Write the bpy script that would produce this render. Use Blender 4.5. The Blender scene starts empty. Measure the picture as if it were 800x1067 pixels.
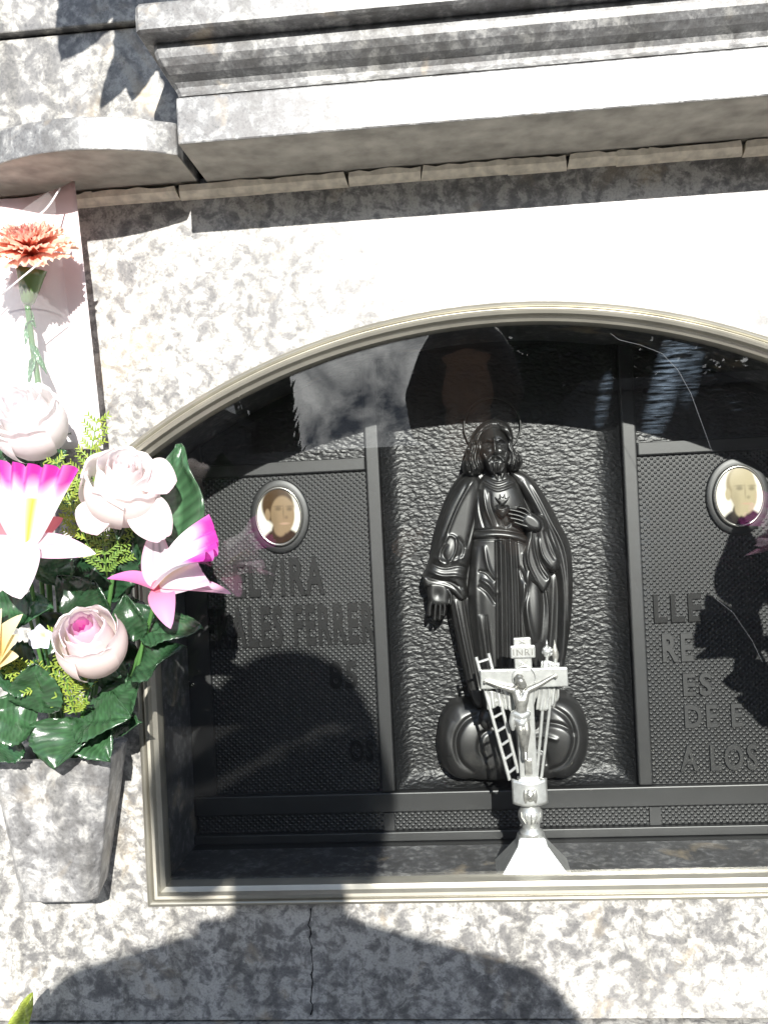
import bpy, bmesh, math, random
import numpy as np
from mathutils import Vector, Matrix, noise as mnoise
random.seed(7); np.random.seed(7)
R = math.radians
scene = bpy.context.scene
C = scene.collection

# ------------------------------------------------------------------ camera
YAW, ROLL = R(4.5), R(2.8)
DIST, EYE = 0.93, 1.30
FPX = 533.5 / math.tan(R(30))
_f = Vector((-math.sin(YAW), math.cos(YAW), 0)).normalized()
_r = _f.cross(Vector((0, 0, 1))).normalized()
_u = _r.cross(_f)
_r, _u = _r*math.cos(ROLL) - _u*math.sin(ROLL), _u*math.cos(ROLL) + _r*math.sin(ROLL)
cam_d = bpy.data.cameras.new('camera')
cam_d.sensor_fit = 'VERTICAL'; cam_d.sensor_height = 24
cam_d.lens = 12 / math.tan(R(30))
cam_d.clip_start = 0.01; cam_d.clip_end = 500
cam = bpy.data.objects.new('camera', cam_d); C.objects.link(cam)
m = Matrix((( _r.x, _u.x, -_f.x, 0), (_r.y, _u.y, -_f.y, -DIST), (_r.z, _u.z, -_f.z, EYE), (0, 0, 0, 1)))
cam.matrix_world = m
scene.camera = cam

# ------------------------------------------------------------------ sky, sun, exposure
SUN_TRAVEL = Vector((-0.2, 1.0, -0.47)).normalized()
world = bpy.data.worlds.new('World'); scene.world = world
world.use_nodes = True
wn, wl = world.node_tree.nodes, world.node_tree.links
for n in list(wn): wn.remove(n)
wo = wn.new('ShaderNodeOutputWorld'); bg = wn.new('ShaderNodeBackground')
sky = wn.new('ShaderNodeTexSky'); sky.sky_type = 'NISHITA'; sky.sun_disc = False
sd_ = -SUN_TRAVEL
sky.sun_elevation = math.asin(sd_.z)
sky.sun_rotation = math.atan2(sd_.x, sd_.y)
sky.air_density = 0.9; sky.dust_density = 0.3; sky.ozone_density = 1.6
tc = wn.new('ShaderNodeTexCoord')
mp = wn.new('ShaderNodeMapping'); mp.inputs['Scale'].default_value = (6.5, 6.5, 10); mp.inputs['Location'].default_value = (0.55, 0.2, 0.1)
cn = wn.new('ShaderNodeTexNoise'); cn.inputs['Scale'].default_value = 2.1; cn.inputs['Detail'].default_value = 9; cn.inputs['Roughness'].default_value = 0.55
cr = wn.new('ShaderNodeValToRGB'); cr.color_ramp.elements[0].position = 0.50; cr.color_ramp.elements[1].position = 0.66
cmix = wn.new('ShaderNodeMix'); cmix.data_type = 'RGBA'
cmix.inputs[7].default_value = (7.5, 7.6, 7.7, 1)
wl.new(tc.outputs['Generated'], mp.inputs['Vector']); wl.new(mp.outputs[0], cn.inputs['Vector'])
wl.new(cn.outputs['Fac'], cr.inputs['Fac'])
# cloud cover thickens towards the horizon; the clouds themselves run from slate to white
sxyz = wn.new('ShaderNodeSeparateXYZ'); wl.new(tc.outputs['Generated'], sxyz.inputs[0])
lowr = wn.new('ShaderNodeMapRange'); lowr.inputs['From Min'].default_value = 0.42; lowr.inputs['From Max'].default_value = 0.20; lowr.inputs['To Min'].default_value = 0; lowr.inputs['To Max'].default_value = 1
wl.new(sxyz.outputs['Z'], lowr.inputs['Value'])
cmax = wn.new('ShaderNodeMath'); cmax.operation = 'MAXIMUM'; wl.new(cr.outputs['Color'], cmax.inputs[0]); wl.new(lowr.outputs[0], cmax.inputs[1])
wl.new(cmax.outputs[0], cmix.inputs[0])
c2 = wn.new('ShaderNodeTexNoise'); c2.inputs['Scale'].default_value = 15.0; c2.inputs['Detail'].default_value = 8; c2.inputs['Roughness'].default_value = 0.6; c2.inputs['Distortion'].default_value = 0.4
wl.new(tc.outputs['Generated'], c2.inputs['Vector'])
cc2 = wn.new('ShaderNodeValToRGB'); cc2.color_ramp.elements[0].position = 0.40; cc2.color_ramp.elements[0].color = (1.3, 1.5, 1.9, 1); cc2.color_ramp.elements[1].position = 0.68; cc2.color_ramp.elements[1].color = (17, 17, 16.7, 1)
wl.new(c2.outputs['Fac'], cc2.inputs['Fac']); wl.new(cc2.outputs['Color'], cmix.inputs[7])
wl.new(sky.outputs['Color'], cmix.inputs[6]); wl.new(cmix.outputs[2], bg.inputs['Color'])
bg.inputs['Strength'].default_value = 0.105
wl.new(bg.outputs[0], wo.inputs['Surface'])

sun_d = bpy.data.lights.new('sun', 'SUN'); sun_d.energy = 5.0; sun_d.angle = R(0.55); sun_d.color = (1.0, 0.965, 0.91)
sun = bpy.data.objects.new('sun', sun_d); C.objects.link(sun)
sun.rotation_euler = SUN_TRAVEL.to_track_quat('-Z', 'Y').to_euler()
sun.location = (3, -8, 6)
vs = scene.view_settings
vs.view_transform = 'Standard'; vs.look = 'None'; vs.gamma = 1; vs.exposure = 1.18
scene.cycles.max_bounces = 8
scene.cycles.transparent_max_bounces = 12

# ------------------------------------------------------------------ helpers
def at(px, py, Y):
    """photograph pixel -> world point on the plane y = Y"""
    d = _f + _r*((px-400)/FPX) - _u*((py-533.5)/FPX)
    t = (Y + DIST) / d.y
    return Vector((0, -DIST, EYE)) + d*t

def at_np(U, V, Y):
    f, r, u = (np.array(v) for v in (_f, _r, _u))
    d = f + r*((U[..., None]-400)/FPX) - u*((V[..., None]-533.5)/FPX)
    t = (Y + DIST) / d[..., 1:2]
    return np.array((0, -DIST, EYE)) + d*t

class MB:
    def __init__(s): s.v = []; s.f = []; s.c = []
    def add(s, verts, faces, cols=None):
        o = len(s.v); s.v += [tuple(p) for p in verts]
        s.f += [tuple(i+o for i in f) for f in faces]
        s.c += (cols if cols is not None else [(1, 1, 1, 1)]*len(verts))
        return s
    def box(s, x0, x1, y0, y1, z0, z1):
        v = [(x, y, z) for x in (x0, x1) for y in (y0, y1) for z in (z0, z1)]
        return s.add(v, [(0,1,3,2),(4,6,7,5),(0,4,5,1),(2,3,7,6),(0,2,6,4),(1,5,7,3)])
    def grid(s, P, cols=None, closed_u=False, closed_v=False):
        nu, nv = len(P), len(P[0]); v = [p for row in P for p in row]; f = []
        for i in range(nu if closed_u else nu-1):
            for j in range(nv if closed_v else nv-1):
                a, b = i*nv+j, i*nv+(j+1) % nv
                c, d = ((i+1) % nu)*nv+(j+1) % nv, ((i+1) % nu)*nv+j
                f.append((a, b, c, d))
        return s.add(v, f, [c for row in cols for c in row] if cols else None)
    def tube(s, pts, rad, n=8, col=None, caps=True):
        pts = [Vector(p) for p in pts]
        if not hasattr(rad, '__len__'): rad = [rad]*len(pts)
        rings = []; up = None
        for i, p in enumerate(pts):
            d = (pts[min(i+1, len(pts)-1)] - pts[max(i-1, 0)]).normalized()
            if up is None: up = d.orthogonal().normalized()
            up = (up - d*up.dot(d)).normalized(); w = d.cross(up)
            rings.append([p + (up*math.cos(2*math.pi*k/n) + w*math.sin(2*math.pi*k/n))*rad[i] for k in range(n)])
        o = len(s.v)
        s.grid(rings, closed_v=True, cols=[[col]*n for _ in rings] if col else None)
        if caps: s.f += [tuple(o+k for k in range(n))[::-1], tuple(o+(len(pts)-1)*n+k for k in range(n))]
        return s
    def ball(s, c, r, n=14, m=9, col=None):
        c = Vector(c); r = r if hasattr(r, '__len__') else (r, r, r)
        P = [[c + Vector((r[0]*math.sin(math.pi*i/m)*math.cos(2*math.pi*j/n), r[1]*math.sin(math.pi*i/m)*math.sin(2*math.pi*j/n), r[2]*math.cos(math.pi*i/m))) for j in range(n)] for i in range(m+1)]
        return s.grid(P, closed_v=True, cols=[[col]*n for _ in P] if col else None)
    def prism(s, poly, y0, y1):
        """poly: list of (x, z); extruded between y0 (front) and y1 (back)"""
        n = len(poly)
        v = [(x, y0, z) for x, z in poly] + [(x, y1, z) for x, z in poly]
        return s.add(v, [tuple(range(n)), tuple(range(2*n-1, n-1, -1))] + [(i, i+n, (i+1) % n+n, (i+1) % n) for i in range(n)])
    def build(s, name, mat, parent=None, smooth=False, bevel=0, seg=2, origin=None, thick=0):
        me = bpy.data.meshes.new(name); me.from_pydata(s.v, [], s.f)
        if any(c != (1, 1, 1, 1) for c in s.c):
            a = me.color_attributes.new('Col', 'FLOAT_COLOR', 'POINT')
            a.data.foreach_set('color', np.array(s.c, dtype=np.float32).ravel())
        bm = bmesh.new(); bm.from_mesh(me)
        bmesh.ops.remove_doubles(bm, verts=bm.verts, dist=1e-6)
        bmesh.ops.dissolve_degenerate(bm, edges=bm.edges, dist=1e-7)
        bmesh.ops.recalc_face_normals(bm, faces=bm.faces)
        bm.to_mesh(me); bm.free()
        return link(name, me, mat, parent, smooth, bevel, seg, thick)

def link(name, me, mat, parent=None, smooth=False, bevel=0, seg=2, thick=0):
    o = bpy.data.objects.new(name, me); C.objects.link(o)
    if mat: me.materials.append(mat)
    if smooth: me.polygons.foreach_set('use_smooth', [True]*len(me.polygons))
    if parent: o.parent = parent; o.location = -world_loc(parent)
    if thick:
        md = o.modifiers.new('thickness', 'SOLIDIFY'); md.thickness = thick; md.offset = 0
    if bevel:
        md = o.modifiers.new('bevel', 'BEVEL'); md.width = bevel; md.segments = seg; md.limit_method = 'ANGLE'; md.angle_limit = R(35)
        md.harden_normals = False
    return o
def world_loc(o):
    v = o.location.copy()
    while o.parent: o = o.parent; v = v + o.location
    return v
def tag(o, label=None, cat=None, group=None, kind=None):
    for k, val in (('label', label), ('category', cat), ('group', group), ('kind', kind)):
        if val: o[k] = val
    return o
def empty(name, loc, label, cat, group=None):
    o = bpy.data.objects.new(name, None); C.objects.link(o); o.location = loc; o.empty_display_size = 0.03
    return tag(o, label, cat, group)

# ------------------------------------------------------------------ materials
def nodes(name):
    m = bpy.data.materials.new(name); m.use_nodes = True
    nt = m.node_tree; p = nt.nodes['Principled BSDF']
    return m, nt, nt.nodes, nt.links, p
def N(nt, kind, **kw):
    n = nt.nodes.new(kind)
    for k, v in kw.items():
        if k in n.inputs: n.inputs[k].default_value = v
        else: setattr(n, k, v)
    return n
def ramp(nt, pts, interp='LINEAR'):
    n = nt.nodes.new('ShaderNodeValToRGB'); cr = n.color_ramp; cr.interpolation = interp
    while len(cr.elements) < len(pts): cr.elements.new(0.5)
    for e, (p, c) in zip(cr.elements, pts):
        e.position = p; e.color = c if len(c) == 4 else (*c, 1)
    return n
def mixc(nt, fac, a, b, blend='MIX'):
    n = nt.nodes.new('ShaderNodeMix'); n.data_type = 'RGBA'; n.blend_type = blend
    for sock, v in ((0, fac), (6, a), (7, b)):
        if hasattr(v, 'is_linked') or isinstance(v, bpy.types.NodeSocket): nt.links.new(v, n.inputs[sock])
        else: n.inputs[sock].default_value = v if sock == 0 else (*v, 1)
    return n.outputs[2]

def simple(name, col, rough=0.5, metal=0.0, spec=0.5, var=0.12, scale=40, bump=0.0, coat=0.0):
    m, nt, ns, ls, p = nodes(name)
    tc = N(nt, 'ShaderNodeTexCoord'); nz = N(nt, 'ShaderNodeTexNoise', Scale=scale, Detail=5.0)
    ls.new(tc.outputs['Object'], nz.inputs['Vector'])
    a = tuple(max(0, c*(1-var)) for c in col); b = tuple(min(1, c*(1+var)) for c in col)
    r = ramp(nt, [(0.3, a), (0.7, b)]); ls.new(nz.outputs['Fac'], r.inputs['Fac'])
    ls.new(r.outputs['Color'], p.inputs['Base Color'])
    p.inputs['Roughness'].default_value = rough; p.inputs['Metallic'].default_value = metal
    p.inputs['Specular IOR Level'].default_value = spec; p.inputs['Coat Weight'].default_value = coat
    if bump:
        bp = N(nt, 'ShaderNodeBump', Strength=bump, Distance=0.001); ls.new(nz.outputs['Fac'], bp.inputs['Height']); ls.new(bp.outputs[0], p.inputs['Normal'])
    return m

def marble(name, scale=1.0, dark=(0.130, 0.128, 0.127), mid=(0.180, 0.177, 0.171), light=(0.45, 0.44, 0.41), thr=0.5, rough=0.37, off=(0, 0, 0), ochre=0.45):
    m, nt, ns, ls, p = nodes(name)
    tc = N(nt, 'ShaderNodeTexCoord'); mp = N(nt, 'ShaderNodeMapping', Location=off); ls.new(tc.outputs['Object'], mp.inputs['Vector'])
    V = mp.outputs[0]
    def noise(sc, det=6.0, ro=0.6, dist=0.0):
        n = N(nt, 'ShaderNodeTexNoise', Scale=sc*scale, Detail=det, Roughness=ro, Distortion=dist); ls.new(V, n.inputs['Vector']); return n.outputs['Fac']
    big = noise(9, 3.0, 0.5)
    clot = noise(54, 9.0, 0.66, 0.9)
    fine = noise(190, 6.0, 0.68, 0.6)
    speck = noise(420, 3.0, 0.6)
    # warped cells give the curdled light clots with thin rims
    warp = N(nt, 'ShaderNodeTexNoise', Scale=38*scale, Detail=3.0); ls.new(V, warp.inputs['Vector'])
    vm = N(nt, 'ShaderNodeVectorMath', operation='MULTIPLY_ADD'); vm.inputs[1].default_value = (0.03/scale,)*3
    ls.new(warp.outputs['Color'], vm.inputs[0]); ls.new(V, vm.inputs[2])
    vo = N(nt, 'ShaderNodeTexVoronoi', Scale=84*scale, feature='SMOOTH_F1'); vo.inputs['Smoothness'].default_value = 0.35
    ls.new(vm.outputs[0], vo.inputs['Vector'])
    def math_(op, a, b=None, c=None):
        n = N(nt, 'ShaderNodeMath', operation=op)
        for i, x in enumerate((a, b, c)):
            if x is None: continue
            if isinstance(x, (int, float)): n.inputs[i].default_value = x
            else: ls.new(x, n.inputs[i])
        return n.outputs[0]
    cl = math_('MULTIPLY_ADD', vo.outputs['Distance'], -0.26, clot)       # clots centred on cells
    cl = math_('MULTIPLY_ADD', big, 0.34, cl)
    cl = math_('MULTIPLY_ADD', fine, 0.34, cl)
    cl = math_('ADD', cl, -0.18)
    r1 = ramp(nt, [(thr-0.17, dark), (thr-0.06, mid), (thr+0.02, tuple(0.6*a+0.4*b for a, b in zip(mid, light))), (thr+0.10, light)])
    ls.new(cl, r1.inputs['Fac'])
    r2 = ramp(nt, [(0.36, (0.55, 0.55, 0.56)), (0.56, (1, 1, 1))]); ls.new(speck, r2.inputs['Fac'])
    col = mixc(nt, 0.55, r1.outputs['Color'], r2.outputs['Color'], 'MULTIPLY')
    # crisp dark mica grains and faint water runs
    vg = N(nt, 'ShaderNodeTexVoronoi', Scale=520*scale); ls.new(V, vg.inputs['Vector'])
    sg = N(nt, 'ShaderNodeSeparateColor'); ls.new(vg.outputs['Color'], sg.inputs[0])
    r4 = ramp(nt, [(0.04, (0.55, 0.55, 0.56)), (0.07, (1, 1, 1)), (0.93, (1, 1, 1)), (0.97, (1.0, 1.0, 1.0))]); ls.new(sg.outputs[0], r4.inputs['Fac'])
    col = mixc(nt, 0.6, col, r4.outputs['Color'], 'MULTIPLY')
    md = N(nt, 'ShaderNodeMapping', Scale=(30, 8, 2.2)); ls.new(V, md.inputs['Vector'])
    nd = N(nt, 'ShaderNodeTexNoise', Scale=1.0, Detail=5.0, Roughness=0.6); ls.new(md.outputs[0], nd.inputs['Vector'])
    r5 = ramp(nt, [(0.36, (0.66, 0.65, 0.62)), (0.52, (1, 1, 1))]); ls.new(nd.outputs['Fac'], r5.inputs['Fac'])
    col = mixc(nt, 0.7, col, r5.outputs['Color'], 'MULTIPLY')
    och = noise(13, 4.0, 0.6, 0.6)
    r3 = ramp(nt, [(0.58, (0, 0, 0)), (0.72, (ochre,)*3)]); ls.new(och, r3.inputs['Fac'])
    col = mixc(nt, r3.outputs['Color'], col, (0.50, 0.40, 0.26))
    ls.new(col, p.inputs['Base Color'])
    rr = N(nt, 'ShaderNodeMapRange'); rr.inputs['To Min'].default_value = rough-0.07; rr.inputs['To Max'].default_value = rough+0.12
    ls.new(fine, rr.inputs['Value']); ls.new(rr.outputs[0], p.inputs['Roughness'])
    p.inputs['Specular IOR Level'].default_value = 0.7
    bp = N(nt, 'ShaderNodeBump', Strength=0.10, Distance=0.0008); ls.new(fine, bp.inputs['Height']); ls.new(bp.outputs[0], p.inputs['Normal'])
    return m

M = {}
M['marble'] = marble('grey clotted marble', 1.0, thr=0.50)
M['marble_cornice'] = marble('grey marble of the cornice', 1.0, thr=0.575, light=(0.36, 0.36, 0.35), mid=(0.165, 0.167, 0.168), off=(3.1, 1.7, 0.4), ochre=0.45)
M['marble_up'] = marble('grey marble of the upper slab', 0.85, thr=0.52, off=(1.3, 7.1, 2.2))
M['marble_vase'] = marble('smoky marble of the vase', 0.7, thr=0.55, off=(9.3, 2.2, 5.5), mid=(0.19, 0.19, 0.19), light=(0.42, 0.415, 0.40), ochre=0.3)
M['marble_ledge'] = marble('light stone ledge', 1.3, thr=0.45, off=(4.4, 4.4, 1.5))
M['soffit'] = simple('rough sawn brownish soffit', (0.37, 0.355, 0.315), 0.85, 0, 0.2, 0.30, 35, 0.5)
M['mortar'] = simple('old beige mortar', (0.78, 0.72, 0.59), 0.9, 0, 0.2, 0.22, 90, 0.5)
M['dark'] = simple('dark joint', (0.02, 0.019, 0.018), 0.95, 0, 0.1)
M['frame'] = simple('champagne brass', (0.37, 0.355, 0.30), 0.38, 0.75, 0.5, 0.12, 25)
M['silver'] = simple('worn white metal', (0.64, 0.64, 0.625), 0.34, 0.75, 0.6, 0.12, 180)
M['rim'] = simple('chromed rim', (0.42, 0.41, 0.38), 0.25, 0.9, 0.5, 0.1, 60)
M['silver_dark'] = simple('tarnished white metal', (0.38, 0.37, 0.345), 0.36, 0.75, 0.6, 0.25, 260)
BR = (0.0060, 0.0063, 0.0068)
M['bronze'] = simple('black cast plaque', BR, 0.50, 0.0, 0.85, 0.30, 30, 0.15)
M['statue'] = simple('black cast figure', (0.010, 0.0098, 0.0096), 0.41, 0.0, 0.95, 0.35, 45, 0.10)

def dusty(nt, p, tc):
    n = N(nt, 'ShaderNodeTexNoise', Scale=16.0, Detail=8.0, Roughness=0.65); nt.links.new(tc.outputs['Object'], n.inputs['Vector'])
    r = ramp(nt, [(0.32, tuple(k*.72 for k in BR)), (0.55, BR), (0.74, (BR[0]*1.9, BR[1]*1.85, BR[2]*1.75))]); nt.links.new(n.outputs['Fac'], r.inputs['Fac'])
    nt.links.new(r.outputs['Color'], p.inputs['Base Color'])
M['letter'] = simple('smooth black letters', (0.004, 0.004, 0.0042), 0.5, 0.0, 0.35, 0.2, 60, 0.1)
def hammered():
    m, nt, ns, ls, p = nodes('hammered black cast metal')
    tc = N(nt, 'ShaderNodeTexCoord')
    mp = N(nt, 'ShaderNodeMapping', Rotation=(0, R(35), 0), Scale=(0.8, 1, 1.35)); ls.new(tc.outputs['Object'], mp.inputs['Vector'])
    w = N(nt, 'ShaderNodeTexNoise', Scale=120.0, Detail=2.0); ls.new(mp.outputs[0], w.inputs['Vector'])
    vm = N(nt, 'ShaderNodeVectorMath', operation='MULTIPLY_ADD'); vm.inputs[1].default_value = (0.008,)*3
    ls.new(w.outputs['Color'], vm.inputs[0]); ls.new(mp.outputs[0], vm.inputs[2])
    v = N(nt, 'ShaderNodeTexVoronoi', Scale=185.0, feature='SMOOTH_F1'); v.inputs['Smoothness'].default_value = 0.4; ls.new(vm.outputs[0], v.inputs['Vector'])
    n2 = N(nt, 'ShaderNodeTexNoise', Scale=300.0, Detail=3.0, Distortion=0.8); ls.new(mp.outputs[0], n2.inputs['Vector'])
    a = N(nt, 'ShaderNodeMath', operation='MULTIPLY_ADD'); a.inputs[1].default_value = 0.35
    ls.new(n2.outputs['Fac'], a.inputs[0]); ls.new(v.outputs['Distance'], a.inputs[2])
    b = N(nt, 'ShaderNodeBump', Strength=0.55, Distance=0.0022, invert=True); ls.new(a.outputs[0], b.inputs['Height'])
    ls.new(b.outputs[0], p.inputs['Normal'])
    dusty(nt, p, tc); p.inputs['Roughness'].default_value = 0.45; p.inputs['Specular IOR Level'].default_value = 0.62
    return m
M['hammered'] = hammered()
def knurled():
    m, nt, ns, ls, p = nodes('knurled black cast metal')
    tc = N(nt, 'ShaderNodeTexCoord'); sx = N(nt, 'ShaderNodeSeparateXYZ'); ls.new(tc.outputs['Object'], sx.inputs[0])
    def mt(op, a, b):
        n = N(nt, 'ShaderNodeMath', operation=op)
        for i, x in enumerate((a, b)):
            if isinstance(x, (int, float)): n.inputs[i].default_value = x
            elif x is not None: ls.new(x, n.inputs[i])
        return n.outputs[0]
    kx, kz = 2*math.pi/0.0074, 2*math.pi/0.0068
    a = mt('MULTIPLY', sx.outputs['X'], kx); b = mt('MULTIPLY', sx.outputs['Z'], kz)
    h = mt('MAXIMUM', mt('MULTIPLY', mt('SINE', a, None), mt('SINE', b, None)), 0.0)   # staggered studs
    bp = N(nt, 'ShaderNodeBump', Strength=0.8, Distance=0.0011); ls.new(h, bp.inputs['Height']); ls.new(bp.outputs[0], p.inputs['Normal'])
    dusty(nt, p, tc); p.inputs['Roughness'].default_value = 0.46; p.inputs['Specular IOR Level'].default_value = 0.72
    return m
M['knurled'] = knurled()

def glass():
    m, nt, ns, ls, p = nodes('scratched window glass'); ns.remove(p)
    out = ns['Material Output']
    g = N(nt, 'ShaderNodeNewGeometry')
    tc = N(nt, 'ShaderNodeTexCoord')
    dot = N(nt, 'ShaderNodeVectorMath', operation='DOT_PRODUCT'); ls.new(g.outputs['Normal'], dot.inputs[0]); ls.new(g.outputs['Incoming'], dot.inputs[1])
    def mt(op, a, b=None):
        n = N(nt, 'ShaderNodeMath', operation=op)
        for i, x in enumerate((a, b)):
            if isinstance(x, (int, float)): n.inputs[i].default_value = x
            elif x is not None: ls.new(x, n.inputs[i])
        return n.outputs[0]
    c = mt('ABSOLUTE', dot.outputs['Value'])
    f = mt('POWER', mt('SUBTRACT', 1.0, c), 5.0)
    f = mt('ADD', mt('MULTIPLY', f, 0.96), 0.038)
    tr = N(nt, 'ShaderNodeBsdfTransparent'); tr.inputs[0].default_value = (0.965, 0.975, 0.97, 1)
    gl = N(nt, 'ShaderNodeBsdfGlossy', Roughness=0.0); gl.inputs[0].default_value = (1, 1, 1, 1)
    mx = N(nt, 'ShaderNodeMixShader'); ls.new(f, mx.inputs[0]); ls.new(tr.outputs[0], mx.inputs[1]); ls.new(gl.outputs[0], mx.inputs[2])
    # fine wipe scratches: short streaks, thinly spread, that scatter the sun
    mp = N(nt, 'ShaderNodeMapping', Rotation=(0, R(4), 0), Scale=(26, 1, 420)); ls.new(tc.outputs['Object'], mp.inputs['Vector'])
    n1 = N(nt, 'ShaderNodeTexNoise', Scale=1.0, Detail=4.0, Roughness=0.7); ls.new(mp.outputs[0], n1.inputs['Vector'])
    r1 = ramp(nt, [(0.60, (0, 0, 0)), (0.74, (1, 1, 1))]); ls.new(n1.outputs['Fac'], r1.inputs['Fac'])
    mp2 = N(nt, 'ShaderNodeMapping', Rotation=(0, R(12), 0), Scale=(11, 1, 3.2), Location=(0.35, 0, 0)); ls.new(tc.outputs['Object'], mp2.inputs['Vector'])
    n2 = N(nt, 'ShaderNodeTexNoise', Scale=1.0, Detail=2.0); ls.new(mp2.outputs[0], n2.inputs['Vector'])
    r2 = ramp(nt, [(0.50, (0, 0, 0)), (0.66, (1, 1, 1))]); ls.new(n2.outputs['Fac'], r2.inputs['Fac'])
    sc = mt('MULTIPLY', mt('MULTIPLY', r1.outputs['Color'], r2.outputs['Color']), 0.35)
    # sun glare streaks put in as strips of scratched glass at fixed spots
    sp = N(nt, 'ShaderNodeSeparateXYZ'); ls.new(tc.outputs['Object'], sp.inputs[0])
    def band(x0, z0, lean, w, h):
        dz = mt('SUBTRACT', sp.outputs['Z'], z0); dx = mt('SUBTRACT', mt('SUBTRACT', sp.outputs['X'], x0), mt('MULTIPLY', dz, lean))
        q = mt('ADD', mt('POWER', mt('ABSOLUTE', mt('DIVIDE', dx, w)), 2.0), mt('POWER', mt('ABSOLUTE', mt('DIVIDE', dz, h)), 4.0))
        return mt('MAXIMUM', mt('SUBTRACT', 1.0, q), 0.0)
    rb = ramp(nt, [(0.44, (0, 0, 0)), (0.62, (1, 1, 1))]); ls.new(n1.outputs['Fac'], rb.inputs['Fac'])
    glare_bands = mt('ADD', mt('ADD', band(.224, 1.420, .30, .017, .062), mt('MULTIPLY', band(.252, 1.440, .2, .012, .05), .5)), mt('ADD', mt('MULTIPLY', band(.160, 1.405, .2, .008, .03), .5), mt('MULTIPLY', band(.190, 1.19, 0.05, .010, .12), .35)))
    sc = mt('ADD', sc, mt('MULTIPLY', glare_bands, rb.outputs['Color']))
    # dust specks
    vo = N(nt, 'ShaderNodeTexVoronoi', Scale=95.0); ls.new(tc.outputs['Object'], vo.inputs['Vector'])
    r3 = ramp(nt, [(0.05, (1, 1, 1)), (0.075, (0, 0, 0))]); ls.new(vo.outputs['Distance'], r3.inputs['Fac'])
    vc = ramp(nt, [(0.86, (0, 0, 0)), (0.9, (1, 1, 1))]); ls.new(vo.outputs['Color'], vc.inputs['Fac'])
    dust = mt('MULTIPLY', mt('MULTIPLY', r3.outputs['Color'], vc.outputs['Color']), 0.35)
    gs = N(nt, 'ShaderNodeBsdfAnisotropic', Roughness=0.30); gs.inputs['Color'].default_value = (0.55, 0.72, 0.95, 1)  # blue colour put in for the tone of the sun glare
    m2 = N(nt, 'ShaderNodeMixShader'); ls.new(mt('MULTIPLY', sc, 0.03), m2.inputs[0]); ls.new(mx.outputs[0], m2.inputs[1]); ls.new(gs.outputs[0], m2.inputs[2])
    df = N(nt, 'ShaderNodeBsdfDiffuse'); df.inputs[0].default_value = (0.6, 0.6, 0.6, 1)
    m3 = N(nt, 'ShaderNodeMixShader'); ls.new(dust, m3.inputs[0]); ls.new(m2.outputs[0], m3.inputs[1]); ls.new(df.outputs[0], m3.inputs[2])
    # thin dry film over the whole pane
    m4 = N(nt, 'ShaderNodeMixShader'); m4.inputs[0].default_value = 0.0004; ls.new(m3.outputs[0], m4.inputs[1]); ls.new(df.outputs[0], m4.inputs[2])
    ls.new(m4.outputs[0], out.inputs['Surface'])
    return m
M['glass'] = glass()
def petal_mat(name, trans=0.3, rough=0.55, spec=0.35):
    m, nt, ns, ls, p = nodes(name); out = ns['Material Output']
    a = N(nt, 'ShaderNodeVertexColor', layer_name='Col')
    tc = N(nt, 'ShaderNodeTexCoord'); nz = N(nt, 'ShaderNodeTexNoise', Scale=700.0, Detail=3.0); ls.new(tc.outputs['Object'], nz.inputs['Vector'])
    bp = N(nt, 'ShaderNodeBump', Strength=0.25, Distance=0.0006); ls.new(nz.outputs['Fac'], bp.inputs['Height'])
    ls.new(a.outputs['Color'], p.inputs['Base Color']); ls.new(bp.outputs[0], p.inputs['Normal'])
    p.inputs['Roughness'].default_value = rough; p.inputs['Specular IOR Level'].default_value = spec
    t = N(nt, 'ShaderNodeBsdfTranslucent'); ls.new(a.outputs['Color'], t.inputs['Color'])
    mx = N(nt, 'ShaderNodeMixShader'); mx.inputs[0].default_value = trans
    ls.new(p.outputs[0], mx.inputs[1]); ls.new(t.outputs[0], mx.inputs[2]); ls.new(mx.outputs[0], out.inputs['Surface'])
    return m
M['petal'] = petal_mat('silk petals', 0.50)
M['leaf'] = petal_mat('glossy plastic leaves', 0.10, 0.27, 0.65)
M['sprig'] = petal_mat('yellow green plastic needles', 0.25, 0.5, 0.4)
def film():
    m, nt, ns, ls, p = nodes('clear plastic film'); out = ns['Material Output']; ns.remove(p)
    tr = N(nt, 'ShaderNodeBsdfTransparent'); gl = N(nt, 'ShaderNodeBsdfGlossy', Roughness=0.12)
    d = N(nt, 'ShaderNodeBsdfDiffuse'); d.inputs[0].default_value = (0.9, 0.88, 0.88, 1)
    m1 = N(nt, 'ShaderNodeMixShader'); m1.inputs[0].default_value = 0.06; ls.new(tr.outputs[0], m1.inputs[1]); ls.new(gl.outputs[0], m1.inputs[2])
    m2 = N(nt, 'ShaderNodeMixShader'); m2.inputs[0].default_value = 0.10; ls.new(m1.outputs[0], m2.inputs[1]); ls.new(d.outputs[0], m2.inputs[2])
    ls.new(m2.outputs[0], out.inputs['Surface']); return m
M['film'] = film()
M['sleeve'] = petal_mat('frosted pink wrapping sheet', 0.35, 0.3, 0.5)


# ================================================================== SETTING
g = MB().box(-60, 60, -60, 0.6, -0.3, 0.0).build('ground', simple('dark earth and asphalt', (0.045, 0.044, 0.042), 0.95, 0, 0.2, 0.35, 3, 0.3))
tag(g, kind='structure')
g = MB().box(-30, 30, -2.05, 0.02, -0.01, 0.05).build('bounce_pavement', simple('pale concrete pavement', (0.42, 0.40, 0.37), 0.9, 0, 0.2, 0.2, 3, 0.3), bevel=.01)  # unseen pale strip added to bounce sunlight up to the soffit
tag(g, kind='structure')

def under(o):
    o.data.materials.append(M['soffit'])
    for p in o.data.polygons:
        if p.normal.z < -0.8: p.material_index = 1
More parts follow.
